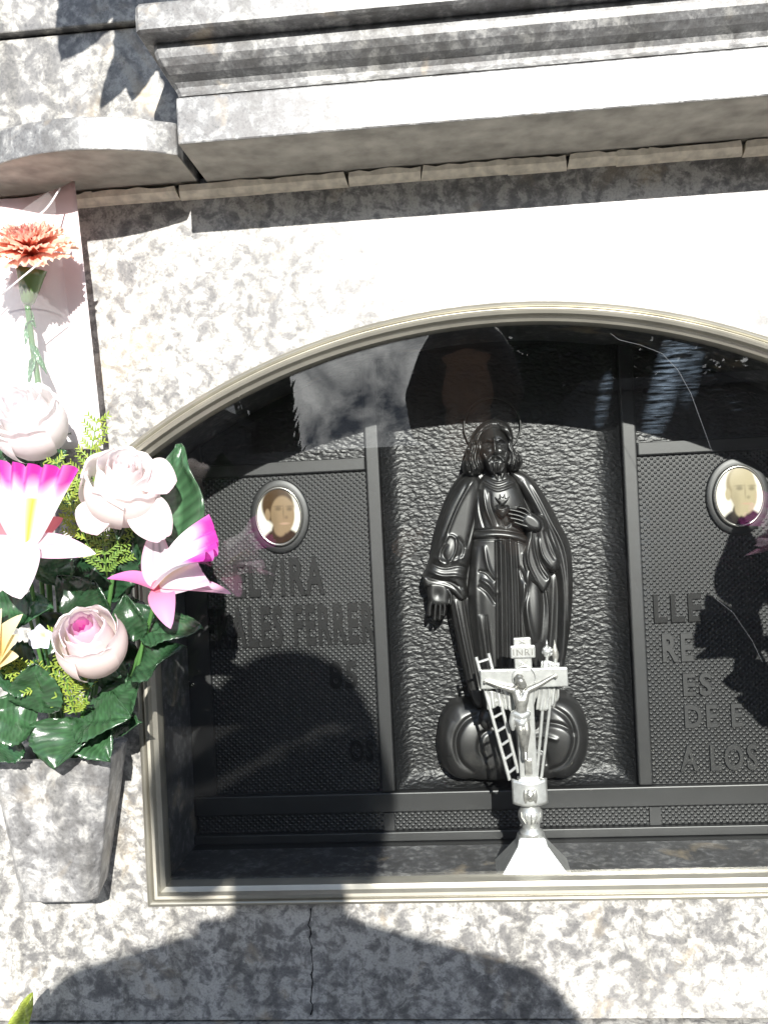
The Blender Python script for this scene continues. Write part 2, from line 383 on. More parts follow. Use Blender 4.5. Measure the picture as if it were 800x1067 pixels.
# ---- arch outline (niche opening): x0 centre, half width, arc
CX, HW, ZB, ZC, AR = 0.058, 0.402, 0.893, 0.8137, 0.695
def arch(d, n=48):
    """closed outline inset by d: bottom-left, bottom-right, arc right to left"""
    hw, r = HW-d, AR-d
    a0 = math.asin(hw/r)
    pts = [(CX-hw, ZB+d), (CX+hw, ZB+d)]
    pts += [(CX + r*math.sin(a0-2*a0*k/n), ZC + r*math.cos(a0-2*a0*k/n)) for k in range(n+1)]
    return pts

def fill_with_hole(outer, hole, y0, y1):
    bm = bmesh.new(); es = []
    for poly in (outer, hole):
        vs = [bm.verts.new((x, y0, z)) for x, z in poly]
        es += [bm.edges.new((vs[i], vs[(i+1) % len(vs)])) for i in range(len(vs))]
    r = bmesh.ops.triangle_fill(bm, use_beauty=True, use_dissolve=False, edges=es)
    fs = [f for f in bm.faces]
    e = bmesh.ops.extrude_face_region(bm, geom=fs)
    for v in e['geom']:
        if isinstance(v, bmesh.types.BMVert): v.co.y = y1
    bmesh.ops.recalc_face_normals(bm, faces=bm.faces)
    me = bpy.data.meshes.new('facing_slab'); bm.to_mesh(me); bm.free(); return me

WALL = empty('niche_wall', (CX, 0, 0), 'marble faced burial niche wall with an arched opening', 'wall')
link('facing_slab', fill_with_hole([(-1.6, 0.766), (1.7, 0.766), (1.7, 1.665), (-1.6, 1.665)], arch(0.004), 0.0, 0.20), M['marble'], WALL)
MB().box(-1.6, 1.7, 0.26, 0.6, 0.0, 4.0).build('core', M['marble'], WALL)
MB().box(-1.6, 1.7, 0.02, 0.255, 0.0, 0.69).build('base_slab', M['marble_up'], WALL)
MB().box(-1.6, 1.7, -0.012, 0.25, 1.690, 1.826).box(-1.6, 1.7, -0.020, 0.25, 1.828, 2.9).build('upper_slab', M['marble_up'], WALL, bevel=0.0015)
MB().box(-1.6, 1.7, 0.012, 0.25, 1.66, 1.6945).build('bed_joint', M['dark'], WALL)

ck = [(-.1715, -.0002, .884)]
rk = random.Random(9)
while ck[-1][2] > .775: ck.append((ck[-1][0] + rk.uniform(-.0022, .0026), -.0002, ck[-1][2]-rk.uniform(.003, .008)))
MB().tube(ck, [rk.uniform(.0003, .0010) for _ in ck], 5).build('crack', M['dark'], WALL)
# lower ledge running under the slab
L = MB().box(-1.6, 1.7, -0.115, 0.25, 0.690, 0.7625).build('stone_ledge', M['marble_ledge'], None, bevel=0.004)
tag(L, 'pale stone ledge running along the foot of the marble wall', 'ledge')

# cornice: moulded course and fascia, with a shaped left end
prof = [(0.104, 1.7035, -.243), (0.097, 1.706, -.244), (0.089, 1.711, -.246), (0.084, 1.717, -.2485), (0.083, 1.722, -.251), (0.086, 1.7265, -.2535), (0.094, 1.730, -.256),
        (0.101, 1.735, -.2585), (0.105, 1.741, -.261), (0.106, 1.747, -.2625), (0.105, 1.753, -.2635), (0.103, 1.756, -.264),
        (0.121, 1.757, -.272), (0.124, 1.759, -.2735), (0.124, 1.781, -.2735), (0.122, 1.784, -.273)]
XR = 1.6
mb = MB(); rows = []
for d, z, xl in prof: rows.append([(xl, 0.0, z), (xl, -d+0.004, z), (xl+0.004, -d, z), (XR, -d, z), (XR, 0.0, z)])
mb.grid(rows)
mb.add([rows[-1][0], rows[-1][1], rows[-1][2], rows[-1][3], rows[-1][4]], [(0, 1, 2, 3, 4)])
mb.add([rows[0][0], rows[0][1], rows[0][2], rows[0][3], rows[0][4]], [(4, 3, 2, 1, 0)])
COR = empty('stone_cornice', (0.6, 0, 1.657), 'long moulded marble cornice jutting out above the arched niche', 'cornice')
mb.build('moulding', M['marble_cornice'], COR, bevel=0)
MB().box(-.243, XR, -.107, -0.001, 1.657, 1.7015).build('fascia', M['marble_cornice'], COR, bevel=0.0018)
under(bpy.data.objects['fascia'])

# bowed shelf to the left of the cornice
mb = MB(); n = 28; top = []; bot = []
xs = [-.252 - 0.24*k/n for k in range(n+1)]
front = [(x, -(0.110 - 0.034*((x+.352)/.105)**2)) for x in xs]
v = [(x, y, 1.6585) for x, y in front] + [(x, y, 1.6905) for x, y in front] + [(x, -0.0005, 1.6585) for x in xs] + [(x, -0.0005, 1.6905) for x in xs]
f = []
k = n+1
for i in range(n):
    f += [(i, i+1, k+i+1, k+i), (2*k+i, 2*k+i+1, i+1, i), (k+i, k+i+1, 3*k+i+1, 3*k+i), (2*k+i, 3*k+i, 3*k+i+1, 2*k+i+1)]
f += [(0, k, 3*k, 2*k), (n, 2*k+n, 3*k+n, k+n)]
S = mb.add(v, f).build('stone_shelf', M['marble_cornice'], None, bevel=0.0015); under(S)
tag(S, 'short bowed marble shelf beside the cornice, above the flower sleeve', 'shelf')

# cracked mortar bed under the cornice
mb = MB(); x = -0.60; rnd = random.Random(3)
while x < 1.5:
    w = rnd.choice([0.035, 0.06, 0.075, 0.09, 0.05]); x1 = x+w
    lo = 1.6440 + rnd.uniform(-0.0015, 0.0015); nseg = 7
    hi = [1.6555 + rnd.uniform(-0.0022, 0.0008) for _ in range(nseg+1)]
    rows = []
    sk = rnd.uniform(-0.004, 0.004)
    for k in range(nseg+1):
        xx = x + (x1-x)*k/nseg
        j = rnd.uniform(-.0006, .0006)
        rows.append([(xx, 0.0, lo-.001), (xx+sk*.2, -0.0055+j, lo), (xx+sk*.6, -0.0115+j, lo+.005), (xx+sk, -0.0125+j, hi[k]), (xx+sk, 0.0, hi[k])])
    mb.grid(rows)
    a, b = rows[0], rows[-1]
    mb.add(a, [(0, 1, 2, 3, 4)]); mb.add(b, [(4, 3, 2, 1, 0)])
    x = x1 + rnd.choice([0.0002, 0.0003, 0.0006])
J = mb.build('mortar_bed', M['mortar'], None)
tag(J, 'thin beige cracked mortar strip under the cornice', 'mortar')

# ================================================================== WINDOW
WIN = empty('niche_window', (CX, 0, ZB), 'arched glass window in a champagne metal frame', 'window')
fp = [(-0.001, 0.0), (-0.001, -0.009), (0.0005, -0.0115), (0.003, -0.0125), (0.0048, -0.0115), (0.0056, -0.0095), (0.0062, -0.0095), (0.0074, -0.0145), (0.0100, -0.0170), (0.0128, -0.0160), (0.0142, -0.0125), (0.0146, -0.0100), (0.0165, -0.0085), (0.0190, -0.0070), (0.0195, 0.002), (0.0195, 0.010), (0.004, 0.010)]
rows = []
for d, y in fp: rows.append([(px_, y, pz_) for px_, pz_ in arch(d)])
mb = MB().grid(rows, closed_u=False, closed_v=True)
fr = mb.build('frame', M['frame'], WIN, smooth=True)
md = fr.modifiers.new('edges', 'EDGE_SPLIT'); md.split_angle = R(40)
mb = MB().prism(arch(0.0192), 0.0035, 0.0065); PANE = mb.build('glass_pane', M['glass'], WIN)
scr = [(.170, .0031, 1.473), (.178, .0031, 1.466), (.200, .0031, 1.459), (.221, .0031, 1.449), (.236, .0031, 1.431), (.248, .0031, 1.406), (.266, .0031, 1.346)]
MB().tube(scr, [.00010, .00017, .00012, .00016, .0002, .00016, .00010], 5).build('scratch', simple('glass scratch', (.14, .15, .16), .5), PANE)
MB().tube([(.262, .0031, 1.195), (.279, .0031, 1.180), (.297, .0031, 1.150), (.306, .0031, 1.128)], .00010, 5).build('scratch', bpy.data.materials['glass scratch'], PANE)

# ================================================================== PLAQUE
PL = empty('memorial_plaque', (CX, 0.17, 0.888), 'black cast memorial plaque with raised lettering behind the arched glass', 'plaque')
MB().prism(arch(0.0045), 0.176, 0.198).build('back_plate', M['bronze'], PL)
NL, NR, NB = -0.0865, 0.2025, 0.958
# sunk hammered panel, gently hollow with rounded borders
def niche_y(x, z):
    e = min(x-NL, NR-x, (z-NB)*1.2 + 0.002)
    t = max(0.0, 1-e/0.030)
    return 0.1745 - 0.0195*t**2.6
xs = np.linspace(NL, NR, 90); zs = np.linspace(NB, 1.498, 150)
MB().grid([[(x, niche_y(x, z), z) for z in zs] for x in xs]).build('hammered_panel', M['hammered'], PL, smooth=True)
# smooth raised bars
def arch_z(x, d):
    r = AR-d; return ZC + math.sqrt(r*r-(x-CX)**2)
for x0, x1 in ((NL-0.0185, NL-0.0012), (NR+0.0012, NR+0.0185)):
    MB().prism([(x0, 0.958), (x1, 0.958), (x1, arch_z(x1, .006)), (x0, arch_z(x0, .006))], 0.1485, 0.175).build('upright_bar', M['bronze'], PL, bevel=0.0025, seg=3)
bl, brr = CX-HW+0.0058, CX+HW-0.0058
for x0, x1 in ((bl+0.001, NL-0.0190), (NR+0.0190, brr-0.001)): MB().box(x0, x1, 0.1505, 0.175, 1.352, 1.368).build('crossbar', M['bronze'], PL, bevel=0.002)
MB().box(bl, brr, 0.1470, 0.175, 0.9335, 0.9575).build('lower_bar', M['bronze'], PL, bevel=0.0015)
def side_panel(xa, xb, z0, z1, name, mat, y=0.1555):
    return MB().prism([(xa, z0), (xb, z0), (xb, z1 if z1 else arch_z(xb, .008)), (xa, z1 if z1 else arch_z(xa, .008))], y, 0.175).build(name, mat, PL)
for xa, xb in ((bl+0.028, NL-0.0192), (NR+0.0192, brr-0.028)):
    side_panel(xa, xb, 0.958, 1.3515, 'lettered_panel', M['knurled'])
    side_panel(xa, xb, 1.3685, None, 'head_panel', M['hammered'], 0.158)
for xa, xb in ((bl, bl+0.0275), (brr-0.0275, brr)):
    side_panel(xa, xb, 0.958, None, 'border', M['bronze'], 0.151)
for xa, xb in [(bl+.004, -0.104), (-0.090, 0.214), (0.228, brr-.004)]: MB().box(xa, xb, 0.1500, 0.176, 0.9115, 0.933).build('knurled_strip', M['knurled'], PL)
for xa, xb in ((-0.1035, -0.0905), (0.2145, 0.2275)): MB().box(xa, xb, 0.1475, 0.176, 0.9115, 0.933).build('small_post', M['bronze'], PL)
MB().box(bl, brr, 0.1420, 0.176, 0.9000, 0.911).build('upper_step', M['bronze'], PL, bevel=0.001)
MB().box(bl, brr, 0.1290, 0.176, 0.8800, 0.8995).build('lower_step', M['bronze'], PL, bevel=0.001)
# niche floor and dark lining of the jambs
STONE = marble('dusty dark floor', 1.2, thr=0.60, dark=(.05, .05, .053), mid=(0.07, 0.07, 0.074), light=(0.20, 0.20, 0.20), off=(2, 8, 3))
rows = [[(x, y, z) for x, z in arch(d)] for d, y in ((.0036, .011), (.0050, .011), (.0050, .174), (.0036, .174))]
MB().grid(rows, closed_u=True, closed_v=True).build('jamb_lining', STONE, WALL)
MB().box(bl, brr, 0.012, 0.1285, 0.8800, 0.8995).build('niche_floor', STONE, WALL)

# raised lettering
def text(s, x0, x1, z0, z1, y, name='lettering', bold=0.032, mat=None):
    cu = bpy.data.curves.new(name, 'FONT'); cu.body = s; cu.size = 1; cu.extrude = 0.5; cu.offset = bold; cu.space_character = 1.20; cu.resolution_u = 3
    o = bpy.data.objects.new(name, cu); C.objects.link(o)
    bpy.context.view_layer.update()
    me = bpy.data.meshes.new_from_object(o.evaluated_get(bpy.context.evaluated_depsgraph_get()))
    bpy.data.objects.remove(o)
    co = np.array([v.co[:] for v in me.vertices]); mn, mx = co.min(0), co.max(0)
    for v in me.vertices:
        p = v.co.copy()
        v.co = (x0 + (p.x-mn[0])/(mx[0]-mn[0])*(x1-x0), y - (p.z-mn[2])/(mx[2]-mn[2])*0.0028 + 0.0004, z0 + (p.y-mn[1])/(mx[1]-mn[1])*(z1-z0))
    bm = bmesh.new(); bm.from_mesh(me); bmesh.ops.remove_doubles(bm, verts=bm.verts, dist=1e-6); bmesh.ops.recalc_face_normals(bm, faces=bm.faces); bm.to_mesh(me); bm.free()
    return link(name, me, mat or M['letter'], PL, bevel=0.0004, seg=1)
YT = 0.1555
text('ELVIRA', -0.276, -0.163, 1.202, 1.250, YT)
text('PERALES FERRER', -0.332, -0.103, 1.139, 1.191, YT)
text('85', -0.163, -0.128, 1.085, 1.119, YT)
text('OS', -0.142, -0.112, 0.994, 1.022, YT)
text('LLE', 0.232, 0.288, 1.151, 1.185, YT)
text('RE', 0.240, 0.276, 1.104, 1.138, YT, mat=M['bronze'])
text('ES', 0.262, 0.296, 1.062, 1.090, YT, mat=M['bronze'])
text('DE E', 0.262, 0.330, 1.024, 1.052, YT, mat=M['bronze'])
text('A LOS', 0.254, 0.345, 0.972, 1.004, YT, mat=M['bronze'])

# ---- oval portraits
SKIN1, SKIN2 = (0.19, 0.135, 0.08), (0.29, 0.25, 0.16)
def medallion(c, label, hair_col, coat_col, bald):
    t = empty('portrait_medallion', (c.x, 0.1555, c.z), label, 'portrait', 'oval portraits on the plaque')
    a, b = 0.0292, 0.0362
    def ell(k, y, n=56): return [(c.x+a*k*math.cos(2*math.pi*i/n), y, c.z+b*k*math.sin(2*math.pi*i/n)) for i in range(n)]
    MB().grid([ell(1.27, .1556), ell(1.26, .1525), ell(1.22, .1515), ell(1.05, .1512), ell(.9, .1512), ell(.05, .1512)], closed_v=True).build('flange', M['bronze'], t, smooth=True)
    MB().grid([ell(1.03, .1514), ell(1.03, .1485), ell(1.0, .1462), ell(.96, .1455), ell(.92, .1468), ell(.90, .1490), ell(.90, .1514)], closed_v=True).build('rim', M['rim'], t, smooth=True)
    # slightly domed porcelain with a printed head and shoulders
    m, nt, ns, ls, p = nodes('printed porcelain')
    at_ = N(nt, 'ShaderNodeVertexColor', layer_name='Col'); ls.new(at_.outputs['Color'], p.inputs['Base Color'])
    p.inputs['Roughness'].default_value = 0.22
    P = []; Cc = []
    nr, na = 70, 150
    def sstep(e0, e1, x):
        t_ = min(1, max(0, (x-e0)/(e1-e0))); return t_*t_*(3-2*t_)
    def mix(A, B, t_): return tuple(A[i]*(1-t_)+B[i]*t_ for i in range(3))
    def blob(u, w, cx, cy, rx, ry, soft=.12):
        return 1-sstep(1-soft, 1+soft, math.hypot((u-cx)/rx, (w-cy)/ry))
    def paint(u, w):        # u right, w up, both -1..1 in the oval
        col = (0.56, 0.54, 0.47)
        hx, hy = (0.10, 0.10)
        coat = max(blob(u, w, 0.06, -1.02, 0.80, 0.62, .08), blob(u, w, 0.05, -0.55, 0.36, 0.35))
        col = mix(col, coat_col, coat)
        if not bald: col = mix(col, hair_col, blob(u, w, -0.04, 0.27, 0.60, 0.56, .12))
        else: col = mix(col, hair_col, blob(u, w, 0.02, 0.26, 0.50, 0.56, .12))
        skin = SKIN1 if not bald else SKIN2
        col = mix(col, skin, blob(u, w, -0.42, 0.0, .10, .17, .3))
        face = max(blob(u, w, 0.14, -0.02, 0.44, 0.56, .10), blob(u, w, 0.18, 0.18, 0.40, 0.30, .2), blob(u, w, 0.02, -.40, .24, .26, .2))
        if bald: face = max(face, blob(u, w, 0.08, 0.36, 0.42, 0.42, .12))
        col = mix(col, skin, face)
        dk = tuple(k*.42 for k in skin)
        col = mix(col, dk, .75*blob(u, w, -0.02, 0.16, .11, .055, .6)); col = mix(col, dk, .75*blob(u, w, .40, .14, .10, .055, .6))
        col = mix(col, dk, .6*blob(u, w, -0.02, 0.235, .15, .03, .8)); col = mix(col, dk, .6*blob(u, w, .41, .22, .13, .03, .8))
        col = mix(col, dk, .55*blob(u, w, .27, -.10, .06, .045, .8)); col = mix(col, dk, .45*blob(u, w, .165, .06, .03, .17, .9))
        col = mix(col, (0.34, .22, .16), .7*blob(u, w, .20, -.28, .16, .03, .8))
        col = mix(col, dk, .35*blob(u, w, -.20, -.20, .14, .36, .9))
        return (*col, 1)
    for i in range(nr+1):
        k = max(i/nr, 1e-3)*0.915; row = []; crow = []
        for j in range(na):
            u, w = k*math.cos(2*math.pi*j/na), k*math.sin(2*math.pi*j/na)
            row.append((c.x+a*u, .1470 - 0.002*(1-k*k), c.z+b*w)); crow.append(paint(u/.915*.80-.02, w/.915*.80-.06))
        P.append(row); Cc.append(crow)
    MB().grid(P, Cc, closed_v=True).build('picture', m, t, smooth=True)
    return t
medallion(at(291, 538, .150), 'oval portrait of a dark haired sitter, above the word ELVIRA', (0.045, 0.025, 0.010), (0.028, 0.016, 0.010), False)
medallion(at(769, 517, .150), 'oval portrait of a nearly bald sitter, right of the relief figure', (0.20, 0.165, 0.10), (0.014, 0.013, 0.012), True)
# ================================================================== RELIEF FIGURE
def spline(pts, n=8, closed=True):
    P = [np.array(p, float) for p in pts]; out = []; N_ = len(P)
    for i in range(N_ if closed else N_-1):
        if closed: p0, p1, p2, p3 = P[i-1], P[i], P[(i+1) % N_], P[(i+2) % N_]
        else: p0, p1, p2, p3 = P[max(i-1, 0)], P[i], P[i+1], P[min(i+2, N_-1)]
        for k in range(n):
            t = k/n
            out.append(0.5*((2*p1)+(-p0+p2)*t+(2*p0-5*p1+4*p2-p3)*t*t+(-p0+3*p1-3*p2+p3)*t**3))
    if not closed: out.append(P[-1])
    return np.array(out)
class Relief:
    """height field sculpted in millimetres over a fine grid; coordinates are those of the survey drawing"""
    def __init__(s, u0, u1, v0, v1, step=0.5):
        s.U, s.V = np.meshgrid(np.arange(u0, u1, step), np.arange(v0, v1, step), indexing='ij')
        s.H = np.full(s.U.shape, -9.0)
    def _segd(s, pts, closed):
        D = np.full(s.U.shape, 1e9); T = np.zeros(s.U.shape); n = len(pts)
        for i in range(n if closed else n-1):
            a, b = pts[i], pts[(i+1) % n]; d = b-a; L = max(d@d, 1e-9)
            t = np.clip(((s.U-a[0])*d[0]+(s.V-a[1])*d[1])/L, 0, 1)
            q = np.hypot(s.U-a[0]-t*d[0], s.V-a[1]-t*d[1]); w = q < D
            D = np.where(w, q, D); T = np.where(w, (i+t)/(n-1), T)
        return D, T
    def sd(s, pts):
        D, _ = s._segd(pts, True); ins = np.zeros(s.U.shape, bool); n = len(pts)
        for i in range(n):
            a, b = pts[i], pts[(i+1) % n]
            if a[1] == b[1]: continue
            c = ((a[1] > s.V) != (b[1] > s.V)) & (s.U < (b[0]-a[0])*(s.V-a[1])/(b[1]-a[1])+a[0])
            ins ^= c
        return np.where(ins, D, -D)
    def shape(s, pts, base, H, w, smooth=True, k=0.0, tilt=(0, 0), c=None, edge=1.3):
        d = s.sd(spline(pts) if smooth else np.array(pts, float))
        t = np.clip(d/w, 0, 1); h = base + H*np.sqrt(np.clip(1-(1-t)**2, 0, 1))
        if c is not None: h = h + tilt[0]*(s.U-c[0]) + tilt[1]*(s.V-c[1])
        h = np.where(d < 0, h*(1+d/edge), h); h = np.where(d < -edge*1.3, -9, h)
        s.merge(h, k); return d
    def ell(s, cx, cy, rx, ry, base, H, rot=0, k=0.0, p=0.5, edge=0.16):
        ca, sa = math.cos(R(rot)), math.sin(R(rot))
        x = ((s.U-cx)*ca+(s.V-cy)*sa)/rx; y = (-(s.U-cx)*sa+(s.V-cy)*ca)/ry
        q = x*x+y*y; h = base + H*np.clip(1-q, 0, 1)**p
        h = np.where(q > 1, h*(1-(np.sqrt(q)-1)/edge), h); h = np.where(q > (1+edge*1.3)**2, -9, h)
        s.merge(h, k)
    def merge(s, h, k):
        if k > 0:
            m = np.clip(0.5+0.5*(h-s.H)/k, 0, 1); s.H = np.where(np.maximum(h, s.H) > -3, s.H*(1-m)+h*m+k*m*(1-m)*(s.H > -3), s.H)
        else: s.H = np.maximum(s.H, h)
    def stroke(s, pts, w, A, taper=True, sm=True, asym=0):
        P = spline(pts, 6, False) if sm and len(pts) > 2 else np.array(pts, float)
        D, T = s._segd(P, False)
        a = A*(np.clip(4*T*(1-T), 0, 1)**0.6 if taper else 1)
        s.H = np.where(s.H > 0.5, s.H + a*np.exp(-(D/w)**2), s.H)
    def bump(s, cx, cy, rx, ry, A, rot=0):
        ca, sa = math.cos(R(rot)), math.sin(R(rot))
        x = ((s.U-cx)*ca+(s.V-cy)*sa)/rx; y = (-(s.U-cx)*sa+(s.V-cy)*ca)/ry
        s.H = np.where(s.H > 0.5, s.H + A*np.exp(-(x*x+y*y)), s.H)
    def blur(s, n=1):
        for _ in range(n):
            h = s.H.copy(); ok = h > 0.3
            a = (h[:-2, 1:-1]+h[2:, 1:-1]+h[1:-1, :-2]+h[1:-1, 2:]+2*h[1:-1, 1:-1])/6
            s.H[1:-1, 1:-1] = np.where(ok[1:-1, 1:-1] & ok[:-2, 1:-1] & ok[2:, 1:-1] & ok[1:-1, :-2] & ok[1:-1, 2:], a, h[1:-1, 1:-1])
    def build(s, name, mat, parent, yref, ymap, floor=0.0):
        P = at_np(s.U, s.V, ymap); P[..., 1] = yref - np.maximum(s.H, floor)*0.001
        ok = s.H > -0.6
        idx = np.full(ok.shape, -1); q = ok[:-1, :-1] & ok[1:, :-1] & ok[1:, 1:] & ok[:-1, 1:]
        use = np.zeros(ok.shape, bool)
        for sl in ((slice(None, -1), slice(None, -1)), (slice(1, None), slice(None, -1)), (slice(1, None), slice(1, None)), (slice(None, -1), slice(1, None))): use[sl] |= q
        idx[use] = np.arange(use.sum())
        faces = np.stack([idx[:-1, :-1][q], idx[:-1, 1:][q], idx[1:, 1:][q], idx[1:, :-1][q]], 1)
        co = P[use]; me = bpy.data.meshes.new(name)
        me.vertices.add(len(co)); me.vertices.foreach_set('co', co.astype(np.float32).ravel())
        me.loops.add(faces.size); me.loops.foreach_set('vertex_index', faces.astype(np.int32).ravel())
        me.polygons.add(len(faces)); me.polygons.foreach_set('loop_start', np.arange(0, faces.size, 4, dtype=np.int32))
        me.update(calc_edges=True); me.validate()
        return link(name, me, mat, parent, smooth=True)

FIG = empty('relief_figure', (0.06, 0.16, 0.966), 'black cast relief of a robed long haired man with his hand at his heart', 'relief figure')
YR, YM = 0.171, 0.128
# --- mantle (back layer and hanging sides)
a = Relief(430, 612, 480, 770)
a.shape([(500, 488), (486, 490), (473, 503), (462, 525), (452, 556), (447, 585), (440, 604), (446, 622), (470, 630), (474, 660), (481, 690), (489, 722), (498, 748), (520, 752), (545, 752), (572, 748), (582, 725), (588, 700), (593, 670), (598, 635), (599, 600), (597, 570), (586, 546), (573, 522), (558, 500), (540, 488), (520, 486)], 17, 9, 10)
# right hand edge of the mantle falling from the shoulder over the forearm
a.shape([(531, 490), (548, 493), (564, 512), (580, 543), (595, 570), (599, 602), (597, 650), (588, 705), (580, 712), (582, 660), (582, 612), (574, 580), (562, 548), (548, 520), (537, 503)], 23, 9, 7)
for p, w, A in (([(545, 500), (562, 530), (578, 566), (588, 610), (588, 690)], 2.6, 3.5), ([(554, 503), (573, 540), (590, 580), (593, 650)], 2.0, 3.0), ([(540, 505), (552, 530), (566, 560), (577, 600)], 1.6, -4.0), ([(578, 600), (576, 650), (572, 700)], 3, 3.0), ([(569, 610), (567, 660), (562, 710)], 2.2, -4)):
    a.stroke(p, w, A)
# left side hanging panel
a.shape([(468, 622), (488, 618), (494, 650), (500, 690), (506, 735), (494, 738), (484, 705), (476, 670)], 24, 6, 6)
for p, w, A in (([(474, 626), (482, 665), (494, 722)], 1.8, 3.2), ([(482, 624), (488, 660), (500, 722)], 1.6, -3.5), ([(488, 622), (495, 665), (506, 730)], 1.8, 3.0)):
    a.stroke(p, w, A)
# left sleeve, shoulder to wide cuff
a.shape([(492, 494), (480, 500), (467, 520), (456, 550), (449, 580), (441, 602), (446, 608), (456, 610), (468, 612), (480, 625), (487, 622), (485, 604), (491, 578), (496, 550), (500, 520), (500, 500)], 27, 14, 13, k=2)
for p, w, A in (([(493, 500), (480, 520), (468, 548), (462, 570)], 2.2, 2.6), ([(487, 505), (474, 530), (462, 560)], 1.5, -2.8), ([(498, 520), (492, 548), (486, 572)], 1.8, -3),
                ([(463, 566), (468, 558), (475, 562), (474, 576), (466, 588), (458, 584), (459, 573), (464, 566)], 1.3, 2.6), ([(466, 586), (461, 577), (466, 567)], 1.6, -2.2), ([(476, 560), (482, 570), (478, 585)], 2.0, -2.5),
                ([(448, 587), (462, 592), (478, 590), (487, 594)], 1.6, -3.2), ([(445, 594), (460, 600), (476, 600), (486, 604)], 1.8, 3.4), ([(444, 601), (458, 605), (470, 607), (482, 614)], 1.3, -2.6), ([(450, 580), (466, 586), (484, 580)], 2, 2.6)):
    a.stroke(p, w, A, taper=True)
a.bump(468, 576, 5.5, 12, 2.5, 12)
a.shape([(440, 600), (452, 604), (468, 608), (478, 614), (485, 624), (479, 626), (469, 617), (455, 613), (443, 612)], 30, 7, 4, k=1.5)
# right sleeve folded round the forearm, with its hanging drape
a.shape([(556, 539), (566, 539), (574, 560), (583, 585), (578, 596), (566, 590), (558, 570)], 38, 11, 8, k=2)
a.shape([(551, 548), (558, 545), (560, 562), (564, 585), (574, 600), (571, 612), (565, 618), (559, 612), (549, 603), (543, 585), (547, 565)], 39, 10, 5, k=1)
for p, w, A in (([(555, 550), (556, 572), (562, 592), (570, 604)], 1.7, -4.0), ([(550, 560), (549, 585), (560, 608)], 1.4, 3.0), ([(560, 560), (564, 578), (574, 592)], 1.6, 3.0), ([(566, 552), (572, 572), (578, 584)], 2, -2.5), ([(551, 556), (547, 580), (552, 600)], 1.0, -2.0)):
    a.stroke(p, w, A)
a.blur(3); a.build('mantle', M['statue'], FIG, YR, YM)

# --- body: face, neck, robe and both hands in one continuous relief
b = Relief(432, 610, 438, 770, 0.45)
b.shape([(506, 494), (530, 494), (541, 506), (549, 530), (548, 555), (556, 580), (570, 612), (575, 650), (570, 690), (566, 748), (510, 750), (500, 705), (491, 660), (487, 620), (490, 585), (493, 556), (494, 530), (498, 506)], 30, 15, 20)
b.bump(522, 525, 20, 18, 4)
# belt and torso folds
b.stroke([(491, 559), (515, 557), (535, 559), (549, 563)], 3.4, 4.0, taper=False)
b.stroke([(491, 562.5), (515, 561.5), (535, 563), (549, 567)], 1.1, -3.0, taper=False)
b.stroke([(491, 553.5), (515, 552), (535, 554), (549, 558)], 1.2, -3.5, taper=False)
for p, w, A in (([(503, 508), (506, 530), (514, 550)], 1.8, 3.4), ([(499, 510), (500, 532), (505, 551)], 1.5, -2.6), ([(510, 512), (511, 528), (519, 548)], 1.5, -2.2), ([(530, 545), (533, 538), (539, 531)], 1.6, 2.4), ([(522, 541), (527, 549), (534, 541)], 1.4, -2.0),
                ([(506, 497), (518, 503), (532, 498)], 1.1, 2.2), ([(503, 501), (518, 508), (535, 502)], 1.0, -2.0), ([(503, 504), (518, 511), (536, 505)], 1.0, 1.6)):
    b.stroke(p, w, A)
# sash and skirt folds
for x0, x1, w, A in ((517, 519, 1.3, -3.6), (521, 524, 1.8, 3.4), (526, 529, 1.1, -3.0), (531, 536, 1.9, 3.4), (537, 543, 1.3, -3.8)):
    b.stroke([(x0, 564), ((x0+x1)/2, 625), (x1, 750)], w, A, taper=False)
for p, w, A in (([(497, 570), (495, 600), (497, 650), (506, 720)], 3.2, 2.6), ([(504, 568), (508, 590), (516, 604)], 2.2, 3.0), ([(500, 603), (509, 609), (517, 620)], 2.2, 4.6), ([(498, 610), (508, 618), (516, 630)], 1.6, -3.4), ([(498, 595), (506, 597), (515, 606)], 1.4, -3.0),
                ([(554, 582), (549, 600), (546, 620), (550, 650), (556, 670)], 3.6, 5.5), ([(562, 600), (566, 630), (563, 668)], 2.6, -3.6), ([(540, 590), (548, 612), (545, 640), (550, 680)], 1.8, -3.6), ([(557, 575), (566, 600), (572, 640), (568, 690)], 2.2, 3.2), ([(500, 640), (506, 680), (512, 735)], 2.4, 3), ([(506, 640), (511, 690), (516, 735)], 1.5, -3), ([(545, 575), (553, 590), (556, 604)], 2.0, 3.4),
                ([(552, 670), (554, 705), (556, 745)], 2.2, 3), ([(546, 670), (547, 705), (548, 745)], 1.5, -3)):
    b.stroke(p, w, A)
b.bump(506, 625, 11, 40, 3); b.bump(556, 640, 10, 36, 4)
# bare feet at the hem
for cx in (507, 556):
    b.ell(cx, 752, 9, 12, 30, 12, 0, k=2)
b.blur(2)
# neck
b.shape([(511, 482), (527, 482), (528, 492), (533, 500), (520, 505), (508, 500), (511, 492)], 33, 9, 8, k=2)
b.stroke([(514, 490), (520, 501)], 1.3, 2); b.stroke([(526, 488), (521, 501)], 1.3, 2)
